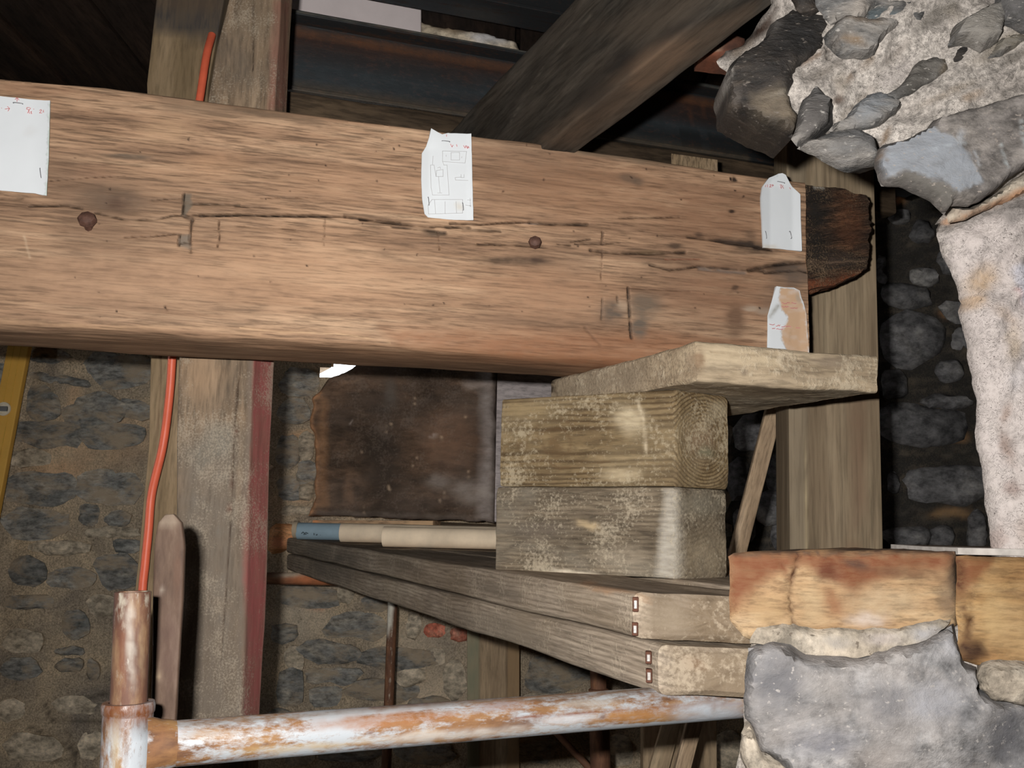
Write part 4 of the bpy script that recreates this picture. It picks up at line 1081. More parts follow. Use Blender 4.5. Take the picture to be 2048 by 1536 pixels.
# papers stapled to the face
def paper(poly, label, off=.004, curl=None, feats=None, red=(), pencil=(), staples=(), dark=()):
    o = relief('paper_note', poly, BO + BN * off, BN, PAPER, .0035, .0004, .001, 0.0, .0008, 14., .06, None, feats=feats, d=1.45, solid=True, seed=off * 900, hfun=curl, wob=(12, 12, 3))
    tag(o, label, 'paper note')
    hm = off + .0022
    if pencil: ribbons('pencil_drawing', pencil, 1.0, BO + BN * hm, BN, PENCIL, o)['kind'] = 'stuff'
    if red: ribbons('red_handwriting', red, 1.3, BO + BN * hm, BN, RED, o)['kind'] = 'stuff'
    for st in staples:
        pts = [bpl(*p, hm + .0006) for p in st]
        sweep('staple', [pts[0] - BN * .004, pts[0] + BN * .0004, pts[1] + BN * .0004, pts[1] - BN * .004], .0006, STAPLE, o, 6, 3)
    return o
def scrib(x0, x1, y, amp, n, slope=0):
    r = np.random.RandomState(int(x0 * 7 + y))
    return [(x0 + (x1 - x0) * k / n, y + slope * (x1 - x0) * k / n + r.uniform(-amp, amp)) for k in range(n + 1)]
paper([(-70, 184), (0, 192), (101, 203), (100, 250), (98, 320), (94, 392), (86, 391), (70, 387), (0, 381), (-70, 375)], 'white paper note with red arrow and figures, one staple at its lower edge', .006,
      curl=lambda x, y, uv: .004 * np.clip((x - 60) / 40, 0, 1) ** 2, staples=[[(27, 205), (44, 207)], [(80, 337), (82, 354)]],
      red=[[(34, 203), (34, 195)], [(30, 199), (34, 195), (38, 200)], [(10, 218), (19, 217)], [(15, 213), (19, 217), (16, 222)], [(59, 215), (54, 215), (53, 218), (57, 219), (57, 222)], [(61, 216), (55, 226)], [(58, 223), (59, 227)], [(61, 224), (63, 223), (62, 227), (64, 227)], [(67, 218), (68, 218.3)],
           [(79, 221), (82, 219), (83, 221), (79, 226), (84, 226)], [(87, 220), (86, 224), (91, 224)], [(90, 221), (90, 227)], [(93, 221), (96, 220), (96, 223), (94, 223), (97, 225), (96, 227), (93, 227)], [(3, 216), (3.4, 216.2)]],
      feats=[('ell', 60, 262, 14, 12, 0, (222, 226, 226), .6), ('poly', [(101, 203), (98, 320), (94, 392), (91, 392), (95, 320), (98, 203)], 1, (196, 226, 200), .6)])
def curl2(x, y, uv):
    a = np.clip((300 - y) / 36, 0, 1) * np.clip((900 - x) / 50, 0, 1)
    return .016 * a ** 1.3 + .004 * np.clip((935 - x) / -12, 0, 1) + .003 * np.clip((858 - x) / 16, 0, 1)
paper([(860, 262), (872, 266), (884, 270), (896, 266), (942, 268), (943, 310), (944, 360), (946, 441), (900, 439), (856, 435), (849, 428), (844, 400), (842, 360), (843, 308), (852, 294), (857, 278)],
      'white paper note with faint pencil sketches of joints, its upper corner curling', .005, curl=curl2,
      pencil=[[(885, 302), (933, 303), (930, 326), (885, 323), (885, 302)], [(902, 305), (919, 305), (919, 320), (902, 320), (902, 305)], [(892, 310), (892, 313)], [(924, 313), (923, 316)], [(861, 330), (862, 375), (865, 390), (898, 390), (894, 330)], [(861, 330), (868, 330), (872, 353)],
              [(873, 341), (886, 339), (886, 353), (872, 353), (873, 341)], [(877, 353), (880, 386)], [(875, 386), (884, 386)], [(875, 336), (880, 334), (881, 338)], [(887, 330), (894, 330)], [(856, 410), (857, 428), (925, 426), (925, 399), (864, 399), (856, 410)], [(869, 400), (871, 427)], [(890, 403), (890, 427)], [(912, 403), (913, 426)],
              [(910, 355), (911, 360), (936, 361)], [(911, 355), (922, 354)], [(922, 349), (922, 355), (928, 355), (928, 349)], [(866, 312), (865, 329)], [(885, 323), (888, 330)], [(935, 400), (943, 400)], [(940, 396), (941, 414)], [(938, 411), (944, 412)], [(931, 410), (942, 412)]],
      red=[[(893, 269), (893, 273)], [(901, 288), (904, 294), (906, 290)], [(927, 291), (930, 296), (932, 291), (934, 296)], [(935, 292), (935, 297), (937, 293), (938, 296)], [(913, 289), (914, 293)]], staples=[[(885, 281.5), (899, 283)], [(856.6, 394.7), (858, 409)], [(925.4, 406), (926.8, 419)]],
      feats=[('ell', 918, 412, 8, 10, 0, (226, 222, 208), .7)])
def curl3(x, y, uv):
    return .007 * np.clip((372 - y) / 22, 0, 1) + .004 * np.clip((1540 - x) / 20, 0, 1) + .005 * np.clip((x - 1585) / 15, 0, 1)
paper([(1553, 350), (1561, 349), (1568, 352), (1580, 368), (1598, 390), (1599, 440), (1601, 503), (1580, 500), (1560, 498), (1540, 497), (1525, 496), (1522, 440), (1520, 395), (1523, 375), (1535, 358)],
      'white paper tag with clipped corner and red figures above the black knot', .005, curl=curl3,
      red=[[(1531, 370), (1531, 374)], [(1535, 369), (1535, 374)], [(1539, 370), (1542, 369), (1542, 371), (1539, 374), (1543, 374)], [(1545, 373), (1545, 369), (1547, 371), (1544, 371)], [(1560, 370), (1563, 370), (1561, 375)], [(1566, 371), (1562, 377)], [(1566, 374), (1567, 377)], [(1579, 375), (1581, 378)]],
      staples=[[(1556, 363), (1569, 366)], [(1531, 463), (1533, 476)], [(1580, 463), (1583, 476)]], feats=[('ell', 1540, 495, 20, 5, 0, (222, 214, 196), .7), ('line', [(1552, 352), (1540, 361)], 2, (190, 206, 210), .7, 0)])
paper([(1550, 574), (1566, 576), (1585, 577), (1597, 582), (1606, 605), (1612, 630), (1613, 660), (1617, 708), (1585, 706), (1534, 702), (1535, 660), (1535, 632), (1544, 600)],
      'torn white paper tag with brown backing and red handwriting at the beam end', .006, curl=lambda x, y, uv: .006 * np.clip((596 - y) / 22, 0, 1) + .003 * np.clip((x - 1600) / 15, 0, 1),
      feats=[('poly', [(1557, 576), (1597, 582), (1612, 630), (1613, 660), (1617, 708), (1576, 706), (1564, 682), (1563, 662), (1575, 642), (1574, 632), (1561, 618)], 1.2, (214, 176, 136), .97), ('line', [(1540, 632), (1556, 612)], 4, (150, 146, 130), .7, 0), ('ell', 1598, 597, 4, 12, -20, (170, 164, 150), .6), ('ell', 1582, 675, 3, 16, 5, (190, 156, 120), .5)],
      red=[scrib(1564, 1580, 606, 1.4, 9), scrib(1583, 1592, 606, 1.4, 5), scrib(1564, 1577, 614, 1.4, 8), scrib(1580, 1595, 616, 1.2, 8), scrib(1539, 1549, 649, 1.4, 6), scrib(1552, 1560, 651, 1.4, 5), scrib(1563, 1582, 653, 1.2, 9), scrib(1544, 1550, 657, 1.2, 4), scrib(1553, 1566, 658, 1.2, 6), [(1592, 655.6), (1600, 655.8)]])

# ------------------------------------------------------------------ plank, blocks, boards, joist
Z2 = .2123; Z1 = .0645; Z0 = -.0718
pA = PZ(1390, 685, zB); pB = PZ(1757, 713, zB); pD = PZ(1100, 762, zB)
A2, B2, D2 = pA, pB, pD
C2 = D2 + B2 - A2
tk = (zB - Z2)
dz = np.array([0, 0, tk])
pl = loft('support_plank', [[A2 - dz, D2 - dz, D2, A2], [B2 - dz, C2 - dz, C2, B2]], PLANK, None, 90, [60, 8, 40, 14], .006, .003, (20, 24, 30), feats=[
    ('poly', [(1395, 690), (1440, 690), (1560, 710), (1560, 735), (1440, 730), (1395, 725)], 8, (214, 194, 156), .6), ('ell', 1398, 720, 12, 20, 0, (140, 112, 82), .8), ('line', [(1420, 705), (1480, 712), (1540, 708)], 2, (140, 116, 86), .6, .001), ('line', [(1540, 712), (1600, 722), (1700, 715)], 2.5, (116, 100, 80), .7, .001),
    ('ell', 1670, 725, 40, 14, 0, (136, 120, 100), .6), ('ell', 1490, 745, 8, 6, 0, (132, 116, 96), .7), ('ell', 1640, 760, 90, 8, 0, (196, 176, 144), .5), ('ell', 1200, 760, 90, 30, -10, (160, 144, 118), .6), ('line', [(1400, 740), (1300, 765)], 3, (130, 110, 84), .6, .001)], d=1.42, mid_amp=.004, wob=(16, 10, 4), seed=2)
tag(pl, 'thick dusty plank wedged between the oak beam and the upper timber block', 'plank')

def block(name, zb, zt, rot, sh, mat, feats, label, seed):
    c = PZ(1350, 778, Z2)
    l = P(1000, 803, 1.66); rgt = P(1457, 797, 1.575)
    c2, l2, r2 = c[:2], l[:2], rgt[:2]
    a = math.radians(rot)
    R = np.array([[math.cos(a), -math.sin(a)], [math.sin(a), math.cos(a)]])
    l2 = c2 + R @ (l2 - c2); r2 = c2 + R @ (r2 - c2)
    c2, l2, r2 = c2 + sh, l2 + sh, r2 + sh
    b2 = l2 + r2 - c2
    zb += EYE; zt += EYE
    s = [[(c2[0], c2[1], zb), (r2[0], r2[1], zb), (r2[0], r2[1], zt), (c2[0], c2[1], zt)], [(l2[0], l2[1], zb), (b2[0], b2[1], zb), (b2[0], b2[1], zt), (l2[0], l2[1], zt)]]
    o = loft('timber_block', s, mat, None, 80, [8, 26, 10, 50], .006, .0016, (10, 40, 40), .0012, feats=feats, d=1.55, mid_amp=.0015, wob=(14, 10, 4), seed=seed)
    return tag(o, label, 'timber block')
block('timber_block', Z1 + .0008, Z2 - .0006, 0, np.array([0., 0.]), BLOCKA,
      [('ell', 1110, 890, 14, 20, 0, (98, 74, 42), .6), ('line', [(1070, 880), (1090, 862), (1115, 856), (1135, 866), (1142, 886), (1135, 906), (1112, 916), (1092, 906), (1085, 888)], 3, (92, 68, 38), .6, .0005), ('line', [(1056, 872), (1085, 842), (1120, 838), (1150, 850)], 2.5, (96, 72, 42), .6, .0005),
       ('line', [(1040, 928), (1090, 920), (1120, 938), (1160, 930), (1220, 922)], 2.5, (96, 72, 42), .6, .0005), ('ell', 1260, 840, 34, 26, 30, (196, 180, 144), .7), ('line', [(1275, 800), (1288, 840), (1292, 900)], 3, (206, 190, 156), .7, 0), ('ell', 1240, 950, 40, 14, 0, (190, 172, 134), .6), ('ell', 1040, 890, 20, 8, 0, (92, 70, 42), .5),
       ('ell', 1403, 882, 24, 34, 0, (128, 104, 78), .7), ('ell', 1412, 905, 16, 12, 20, (108, 118, 92), .5), ('ell', 1436, 822, 18, 14, 0, (190, 178, 146), .5), ('ell', 1050, 820, 50, 14, 0, (170, 146, 98), .4)],
      'squared timber block with bold growth rings, upper one of the stack', 1.5)
block('timber_block', Z0, Z1, 1.2, np.array([-.001, .002]), BLOCKB,
      [('poly', [(1330, 978), (1360, 978), (1365, 1165), (1310, 1160), (1320, 1060)], 8, (190, 184, 168), .6), ('ell', 1410, 1110, 50, 50, 0, (150, 134, 104), .5), ('ell', 1400, 1010, 50, 26, 0, (120, 114, 96), .6), ('ell', 1175, 1050, 24, 8, 20, (206, 180, 132), .6), ('ell', 1080, 1060, 60, 20, 0, (96, 86, 74), .6),
       ('ell', 1150, 1150, 60, 8, 8, (210, 198, 172), .8), ('line', [(1120, 1115), (1140, 1065)], 4, (92, 80, 64), .6, .001), ('line', [(1010, 1100), (1050, 1080)], 2, (60, 52, 44), .8, .002), ('line', [(1010, 1020), (1280, 1030)], 1.6, (84, 70, 58), .6, .001), ('ell', 1250, 1110, 50, 20, 0, (160, 146, 122), .5)],
      'grey dusty squared timber block, lower one of the stack on the scaffold boards', 2.5)

# scaffold boards: near end under the blocks, far end at the back wall
def sboard(tl_n, tr_n, tl_f, d_nl, d_nr, d_f, thick, wfar, label, seed, feats):
    a = P(*tl_n, d_nl); b = P(*tr_n, d_nr); b[2] = a[2]
    c = P(*tl_f, d_f)
    e = c + np.array([wfar, .03, 0])
    t = np.array([0, 0, thick])
    ax = (c - a) / np.linalg.norm(c - a)
    secs = []
    for s, wd in ((0., 1.0), (.03, 1.0), (1.0, 1.0)):
        l = a + (c - a) * s; rr = b + (e - b) * s
        secs.append([l - t, rr - t, rr, l])
    o = loft('scaffold_board', secs, BOARD, None, 240, [10, 6, 14, 20], .010, .0016, (3, 30, 60), .001, feats=feats, d=1.35, mid_amp=.003, wob=(30, 10, 4), seed=seed)
    tag(o, label, 'scaffold board')
    return o, a, b, c
bfe = [('poly', [(1276, 1184), (1600, 1196), (1600, 1300), (1276, 1282)], 5, (126, 109, 86), .85), ('poly', [(1385, 1205), (1440, 1196), (1500, 1200), (1500, 1300), (1385, 1290)], 10, (134, 114, 86), .6), ('ell', 1220, 1180, 60, 5, 8, (196, 150, 104), .6), ('ell', 1175, 1166, 12, 5, 0, (206, 150, 100), .7), ('ell', 800, 1130, 50, 16, 14, (100, 86, 68), .6), ('ell', 1340, 1240, 36, 30, 0, (166, 150, 124), .5),
       ('ell', 660, 1110, 70, 20, 10, (96, 92, 82), .6), ('ell', 1010, 1185, 60, 14, 14, (120, 108, 92), .5)]
for k in range(9):
    bfe.append(('line', [(1372 + k * 13, 1292), (1385 + k * 13, 1240), (1410 + k * 12, 1200)], 2.0, (92, 76, 56), .7, .0008))
b1, a1, br1, c1 = sboard((1272, 1187), (1590, 1206), (574, 1075), 1.2, 1.165, 3.52, .0515, .2, 'upper scaffold board carrying the timber blocks and cardboard tubes', 1.0, bfe)
T1 = .0515
for k, (lb) in enumerate(('next board of the platform, beside the one that carries the blocks', 'outermost board of the platform, mostly hidden by the blocks')):
    sh = (br1 - a1) * 1.02 * (k + 1); shf = np.array([.206 * (k + 1), .03 * (k + 1), -.0])
    t_ = np.array([0, 0, T1])
    n0, n1_, f0, f1 = a1 + sh + np.array([.0, .12, 0]), br1 + sh + np.array([0, .12, 0]), c1 + shf, c1 + shf + np.array([.2, .03, 0])
    for q_ in (n0, n1_): q_[2] = a1[2] + .001
    if True:
        o_ = loft('scaffold_board', [[n0 - t_, n1_ - t_, n1_, n0], [f0 - t_, f1 - t_, f1, f0]], BOARD, None, 60, [6, 4, 6, 4], .008, .0016, (3, 30, 60), d=1.35, seed=5 + k)
        tag(o_, lb, 'scaffold board')
bfe2 = [('poly', [(1322, 1290), (1620, 1300), (1620, 1410), (1322, 1392)], 5, (132, 115, 92), .85), ('poly', [(1390, 1310), (1500, 1305), (1510, 1400), (1400, 1395)], 12, (142, 123, 95), .55), ('ell', 1390, 1325, 10, 14, 0, (126, 96, 66), .8), ('ell', 1000, 1260, 120, 30, 16, (150, 138, 118), .5), ('ell', 660, 1140, 60, 20, 12, (110, 104, 92), .5)]
for k in range(10):
    bfe2.append(('line', [(1408 + k * 10, 1390), (1412 + k * 10, 1320)], 1.6, (108, 90, 68), .6, .0006))
b2_, a2_, br2, c2_ = sboard((1322, 1292), (1600, 1306), (574, 1108), 1.175, 1.15, 3.50, .054, .2, 'lower scaffold board resting on the rusty white tube', 2.0, bfe2)
# hoop-iron plates on the near corners
def plate(px, y0_, y1_, d, board):
    k = d / F
    a = P(px, y1_, d); b = P(px, y0_, d)
    n = (CAM - a); n[2] = 0; n /= np.linalg.norm(n)
    sdv = np.array([-n[1], n[0], 0]) * 6.5 * k
    loft('hoop_plate', [[a - sdv + n * .004, a + sdv + n * .004, a + sdv - n * .01, a - sdv - n * .01], [b - sdv + n * .004, b + sdv + n * .004, b + sdv - n * .01, b - sdv - n * .01]], RUSTM, board, 10, [5, 3, 3, 3], .002, .0006)
    m = (a + b) / 2
    up_ = (b - a) * .28
    sd2 = sdv * .55
    loft('bright_nail', [[m - up_ - sd2 + n * .0055, m - up_ + sd2 + n * .0055, m - up_ + sd2, m - up_ - sd2], [m + up_ - sd2 + n * .0055, m + up_ + sd2 + n * .0055, m + up_ + sd2, m + up_ - sd2]], PLATE, board, 6, [3, 2, 2, 2], .001, .0003)
plate(1271, 1193, 1224, 1.203, b1)
plate(1270, 1244, 1272, 1.203, b1)
plate(1297, 1302, 1328, 1.19, b2_)
plate(1298, 1337, 1366, 1.19, b2_)

# old joist lying on the beam and coming towards the camera
j0 = np.array([.0297, 1.646]); jd = np.array([.381, -.925]); jd /= np.linalg.norm(jd)
jp = np.array([jd[1], -jd[0]]) * -1.0
if jp[0] < 0: jp = -jp
zj0, zj1 = EYE + .634, EYE + .845
jsec = []
for s in (-.75, 3.3):
    l = j0 + jd * s; rr = l + jp * .064
    jsec.append([(l[0], l[1], zj0), (rr[0], rr[1], zj0), (rr[0], rr[1], zj1), (l[0], l[1], zj1)])
jf = [('poly', [(1255, 165), (1275, 112), (1320, 84), (1395, 78), (1345, 140), (1290, 175), (1268, 185)], 5, (126, 100, 76), .7), ('ell', 1245, 130, 36, 26, -40, (40, 36, 33), .85), ('ell', 1340, 70, 90, 14, -35, (46, 40, 36), .7), ('poly', [(1060, 290), (1290, 95), (1520, 0), (1510, 30), (1150, 292)], 10, (110, 90, 70), .5),
      ('poly', [(1180, 60), (1400, -30), (1480, -30), (1300, 80)], 20, (96, 82, 66), .4), ('line', [(1020, 245), (1090, 130), (1180, 30)], 1.2, (130, 120, 104), .5, 0), ('line', [(1000, 160), (900, 250)], 2, (120, 112, 98), .5, 0), ('ell', 1190, 190, 30, 40, 40, (56, 50, 44), .6)]
jo = loft('floor_joist', jsec, GREYJ, None, 260, [10, 4, 4, 40], .005, .0025, (5, 30, 30), feats=jf, d=1.4, mid_amp=.003, wob=(24, 16, 5), seed=6)
tag(jo, 'weathered grey joist with sawn brown patch lying across the top of the oak beam', 'joist')

# ------------------------------------------------------------------ left post group
def extr(pts_y, y):
    """x of an edge at photo row y, interpolated / extrapolated"""
    ys = [p[1] for p in pts_y]; xs_ = [p[0] for p in pts_y]
    if y <= ys[0]: k = 0
    elif y >= ys[-1]: k = len(ys) - 2
    else: k = max(i for i in range(len(ys) - 1) if ys[i] <= y)
    t = (y - ys[k]) / (ys[k + 1] - ys[k])
    return xs_[k] + t * (xs_[k + 1] - xs_[k])
def row_at(z, d, px=450):
    """photo row of a height z (absolute) at distance d"""
    lo, hi = -4000., 9000.
    for _ in range(50):
        m = (lo + hi) / 2
        if P(px, m, d)[2] > z: lo = m
        else: hi = m
    return lo
def upright(name, Ledge, Redge, d, depth, mat, ztop_, zbot, n_len=120, side=None, dside=None, ns=(8, 6, 4, 20), **kw):
    kw['d'] = d
    rows = np.linspace(row_at(zbot + .001, d), row_at(ztop_, d), 14)
    secs = []
    for y in rows:
        l = P(extr(Ledge, y), y, d); rr = P(extr(Redge, y), y, d)
        z = l[2]; rr[2] = z
        if side:
            sd = P(extr(side, y), y, dside); sd[2] = z
            secs.append([l, rr, sd, np.array([l[0] + .012, d + depth, z])])
        else:
            secs.append([l, rr, rr + np.array([rr[0] * .0, depth, 0]), l + np.array([0, depth, 0])])
    return loft(name, secs, mat, None, n_len, list(ns), **kw)
red_f = [('poly', [(548, 0), (578, 0), (575, 220), (535, 222), (540, 110)], 5, (134, 84, 70), .55), ('poly', [(508, 705), (549, 705), (545, 900), (536, 1050), (528, 1440), (484, 1440), (498, 1000), (504, 850)], 5, (140, 74, 70), .8),
         ('line', [(549, 705), (546, 870), (538, 1050), (524, 1440)], 3, (190, 170, 146), .8, 0), ('poly', [(495, 705), (508, 705), (503, 900), (488, 1100), (482, 1440), (472, 1440), (480, 1100), (492, 880)], 4, (112, 98, 84), .7),
         ('poly', [(362, 900), (420, 850), (480, 870), (480, 1440), (350, 1440), (352, 1100)], 24, (112, 104, 92), .65), ('poly', [(430, 840), (470, 850), (460, 900), (400, 940), (385, 910)], 10, (110, 106, 94), .6), ('line', [(481, 715), (470, 830), (465, 960), (458, 1100), (440, 1330)], 1.6, (70, 54, 42), .9, .003),
         ('ell', 472, 863, 6, 6, 0, (92, 58, 44), .8), ('ell', 464, 965, 6, 7, 0, (92, 58, 44), .8), ('ell', 460, 1016, 6, 6, 0, (92, 58, 44), .8), ('ell', 463, 808, 5, 5, 0, (80, 54, 40), .8), ('ell', 400, 740, 40, 60, 0, (164, 134, 100), .5), ('ell', 510, 40, 50, 50, 0, (112, 98, 78), .5), ('line', [(506, 0), (506, 100), (505, 140)], 1.4, (52, 42, 34), .9, .003),
         ('ell', 430, 1330, 60, 90, 0, (104, 92, 78), .6), ('ell', 500, 1150, 14, 120, -3, (140, 74, 70), .5)]
post = upright('timber_post', [(457, 0), (405, 200), (354, 705), (350, 1430)], [(561, 0), (552, 215), (506, 705), (484, 1430)], 1.74, .13, POST, ZT, 0.0, 220, side=[(586, 0), (576, 215), (550, 705), (523, 1430)], dside=1.80, ns=(50, 20, 4, 6),
               r=.004, amp=.0022, nsc=(5, 30, 30), feats=red_f, mid_amp=.003, wob=(10, 30, 4), seed=3)
tag(post, 'old squared timber post with faded red painted edge behind the oak beam', 'post')
lp = upright('backing_plank', [(313, 0), (291, 185), (303, 705), (297, 900), (285, 1050), (272, 1165)], [(447, 0), (412, 195), (400, 705), (392, 900), (380, 1050), (372, 1165)], 1.93, .035, wood('backing_plank_wood', (92, 78, 54), (116, 98, 70), (142, 122, 92), 1.86, long=2, cross=18, streak=.3, blotch=(100, 84, 56), blot_amt=.4, bump=.3), ZT, 0.0, 120, ns=(30, 4, 4, 4), r=.003, amp=.002, nsc=(4, 30, 30), wob=(12, 20, 4), seed=5,
             feats=[('poly', [(290, -20), (460, -20), (440, 82), (380, 70), (310, 62)], 8, (58, 54, 50), .85), ('poly', [(300, -20), (450, -20), (440, 30), (310, 20)], 10, (76, 62, 46), .6), ('line', [(296, 64), (360, 70), (440, 82)], 5, (40, 42, 46), .7, 0), ('line', [(324, 700), (318, 830), (312, 900)], 1.5, (90, 70, 50), .8, .002)])
tag(lp, 'narrow brown plank standing behind the post, sooty towards the top', 'plank')
cab = [P(420, 60, 1.905), P(413, 112, 1.890), P(400, 195, 1.875), P(378, 330, 1.875), P(352, 600, 1.875), P(345, 705, 1.875), P(339, 790, 1.885), P(326, 890, 1.885), P(304, 985, 1.895), P(297, 1060, 1.895), P(290, 1130, 1.895), P(284, 1200, 1.895), P(279, 1400, 1.895), P(277, 1800, 1.895), P(280, 2400, 1.895)]
cab[0] = P(424, 70, 1.917)
cb = sweep('orange_cable', cab, .0078, ORANGE, None, 14, 10)
tag(cb, 'orange flexible cable running down between the post and the backing plank', 'cable')

# ------------------------------------------------------------------ rusted bar and tubes in front
bl = [(322, 1030), (314, 1046), (308, 1088), (305, 1200), (301, 1440)]
brr = [(350, 1027), (362, 1042), (368, 1086), (364, 1200), (350, 1440)]
bsec = []
for y in (1027, 1032, 1042, 1060, 1088, 1200, 1320, 1440, 1700, 2300, row_at(.002, 1.15)):
    l = P(extr(bl, y), y, 1.15); rr = P(extr(brr, y), y, 1.15); rr[2] = l[2]
    if y == 1027:
        l = P(328, 1029, 1.15); rr = P(348, 1027, 1.15)
    bsec.append([l, rr, rr + np.array([0, .009, 0]), l + np.array([0, .009, 0])])
bar = loft('iron_bar', bsec, BAR, None, 160, [16, 3, 4, 3], .0025, .0008, (20, 60, 60), feats=[('ell', 335, 1040, 22, 14, 0, (170, 150, 126), .8), ('ell', 317, 1350, 6, 12, 0, (206, 180, 140), .7), ('ell', 325, 1185, 8, 6, 0, (196, 180, 160), .6), ('ell', 340, 1300, 20, 80, 0, (118, 88, 76), .5), ('ell', 355, 1150, 8, 60, 0, (128, 92, 70), .5)], d=1.15, wob=(8, 14, 3))
tag(bar, 'flat rusted iron bar with mushroomed top standing against the post', 'iron bar')
dS = .985
spT = P(266, 1183, dS); spB = P(257, 1408, dS)
ax = (spT - spB); ax /= np.linalg.norm(ax)
frame = empty('tube_scaffold', (P(250, 1500, dS)[0], dS, 0))
tag(frame, 'rust-streaked white tube scaffold, a crossbar welded to an upright sleeve', 'scaffold')
kk = dS / F
Lsp = np.linalg.norm(spT - spB) + .05
lathe('spigot', spB - ax * .05, spT, pipe_profile(Lsp, 34.5 * kk, 50, .0028), SPIG, frame, 40, feats=[('ell', 262, 1280, 10, 90, -2, (236, 226, 206), .6), ('ell', 247, 1300, 8, 80, 0, (150, 84, 40), .6), ('ell', 285, 1300, 6, 60, 0, (200, 168, 120), .5)], d=1.0)
zfloor = (spB[2]) / ax[2]
sl_top = spB + ax * .002
Lsl = (spB[2] - .002) / ax[2]
prof = [(0, 46 * kk), (.0006, 47 * kk)] + [(t, 47 * kk) for t in np.linspace(.02, Lsl - .012, 60)] + [(Lsl - .011, 47 * kk), (Lsl - .009, 49.5 * kk), (Lsl - .003, 50 * kk), (Lsl, 48 * kk), (Lsl, 36 * kk)]
lathe('sleeve', sl_top - ax * Lsl, sl_top, prof, GALV, frame, 40, feats=[('poly', [(205, 1400), (310, 1400), (310, 1440), (260, 1470), (205, 1450)], 10, (150, 88, 44), .85), ('ell', 232, 1500, 10, 60, 0, (226, 200, 150), .6), ('ell', 252, 1500, 6, 40, 0, (150, 96, 44), .7), ('ell', 270, 1520, 6, 12, 0, (110, 66, 50), .8)], d=1.0)
cA = P(300, 1491, dS); cBp = P(1330, 1411, 1.205)
cdir = (cBp - cA) / np.linalg.norm(cBp - cA)
cE = cA + cdir * (np.linalg.norm(cBp - cA) + .16)
rC = .0212
Lc_ = np.linalg.norm(cE - cA)
cfe = [('ell', 420, 1470, 60, 12, -4, (206, 150, 72), .6), ('ell', 780, 1440, 160, 14, -4, (190, 120, 50), .75), ('ell', 820, 1405, 120, 10, -4, (150, 108, 90), .7), ('ell', 900, 1470, 200, 10, -4, (238, 232, 220), .7), ('ell', 1000, 1412, 60, 14, -4, (176, 116, 80), .6), ('ell', 1130, 1440, 60, 8, -4, (236, 238, 240), .85),
       ('line', [(1030, 1436), (1200, 1424), (1340, 1414), (1480, 1408)], 2.5, (150, 80, 40), .8, 0), ('ell', 1270, 1432, 70, 14, -4, (206, 140, 60), .75), ('ell', 1420, 1425, 70, 24, -4, (222, 232, 240), .85), ('ell', 1180, 1405, 60, 10, -4, (214, 206, 190), .7), ('ell', 1205, 1432, 6, 8, 0, (120, 70, 50), .8), ('ell', 345, 1462, 24, 14, -4, (222, 226, 232), .8),
       ('ell', 530, 1490, 14, 4, -4, (110, 60, 50), .7), ('ell', 745, 1468, 10, 3, -4, (112, 66, 56), .8), ('poly', [(320, 1448), (900, 1402), (1300, 1376), (1300, 1384), (900, 1412), (320, 1458)], 4, (150, 128, 106), .6), ('ell', 600, 1495, 120, 8, -4, (226, 190, 120), .6)]
lathe('crossbar', cA, cE, pipe_profile(Lc_, rC, 220, .003), GALV, frame, 40, feats=cfe, d=1.08, wob=(30, 12, 5))
lathe('weld_collar', cA - cdir * .004, cA + cdir * .026, [(0, rC * 1.28), (.006, rC * 1.22), (.013, rC * 1.12), (.019, rC * 1.1), (.023, rC * 1.06), (.027, rC * 1.005)], GALV, frame, 36, amp=.001, feats=[('ell', 318, 1480, 10, 40, 10, (176, 116, 60), .7)], d=1.0)

# ------------------------------------------------------------------ right pine post and lath
pf = [('poly', [(1575, 270), (1612, 270), (1616, 1100), (1578, 1100)], 4, (122, 112, 92), .4), ('line', [(1609, 860), (1613, 1100)], 1.6, (170, 152, 112), .8, .001), ('poly', [(1700, 800), (1730, 790), (1732, 1040), (1705, 1060)], 10, (104, 80, 60), .5), ('line', [(1725, 590), (1738, 1090)], 2, (96, 80, 60), .6, 0), ('line', [(1745, 590), (1752, 1090)], 2, (100, 84, 64), .6, 0), ('line', [(1690, 590), (1690, 1090)], 1.6, (104, 90, 70), .5, 0),
      ('line', [(1662, 610), (1668, 700)], 2, (90, 76, 58), .5, 0), ('ell', 1705, 1095, 22, 20, 0, (110, 88, 64), .7), ('line', [(1680, 700), (1700, 640), (1712, 600)], 2, (96, 80, 60), .5, 0)]
pp = upright('pine_post', [(1573, 280), (1580, 1090)], [(1748, 340), (1766, 1090)], 1.97, .10, PINE, ZT, 0.0, 120, ns=(30, 4, 4, 4), r=.002, amp=.0006, nsc=(2, 40, 40), feats=pf, wob=(6, 60, 2), seed=9)
tag(pp, 'wide planed pine post standing behind the tenon of the oak beam', 'post')
sA = P(1553, 806, 2.22); sB_ = P(1478, 1100, 2.22)
dirs = (sB_ - sA) / np.linalg.norm(sB_ - sA)
s_end = sA + dirs * ((sA[2] - .004) / -dirs[2])
s_top = sA - dirs * .25
wv = np.array([1, 0, .25]); wv /= np.linalg.norm(wv)
def ssec(c, hw): return [c - wv * hw, c + wv * hw, c + wv * hw + np.array([0, .02, 0]), c - wv * hw + np.array([0, .02, 0])]
lt = loft('leaning_lath', [ssec(s_top, .021), ssec(s_end, .017)], STICK, None, 50, [8, 3, 4, 3], .002, .001)
tag(lt, 'thin rough lath leaning beside the pine post under the plank', 'lath')

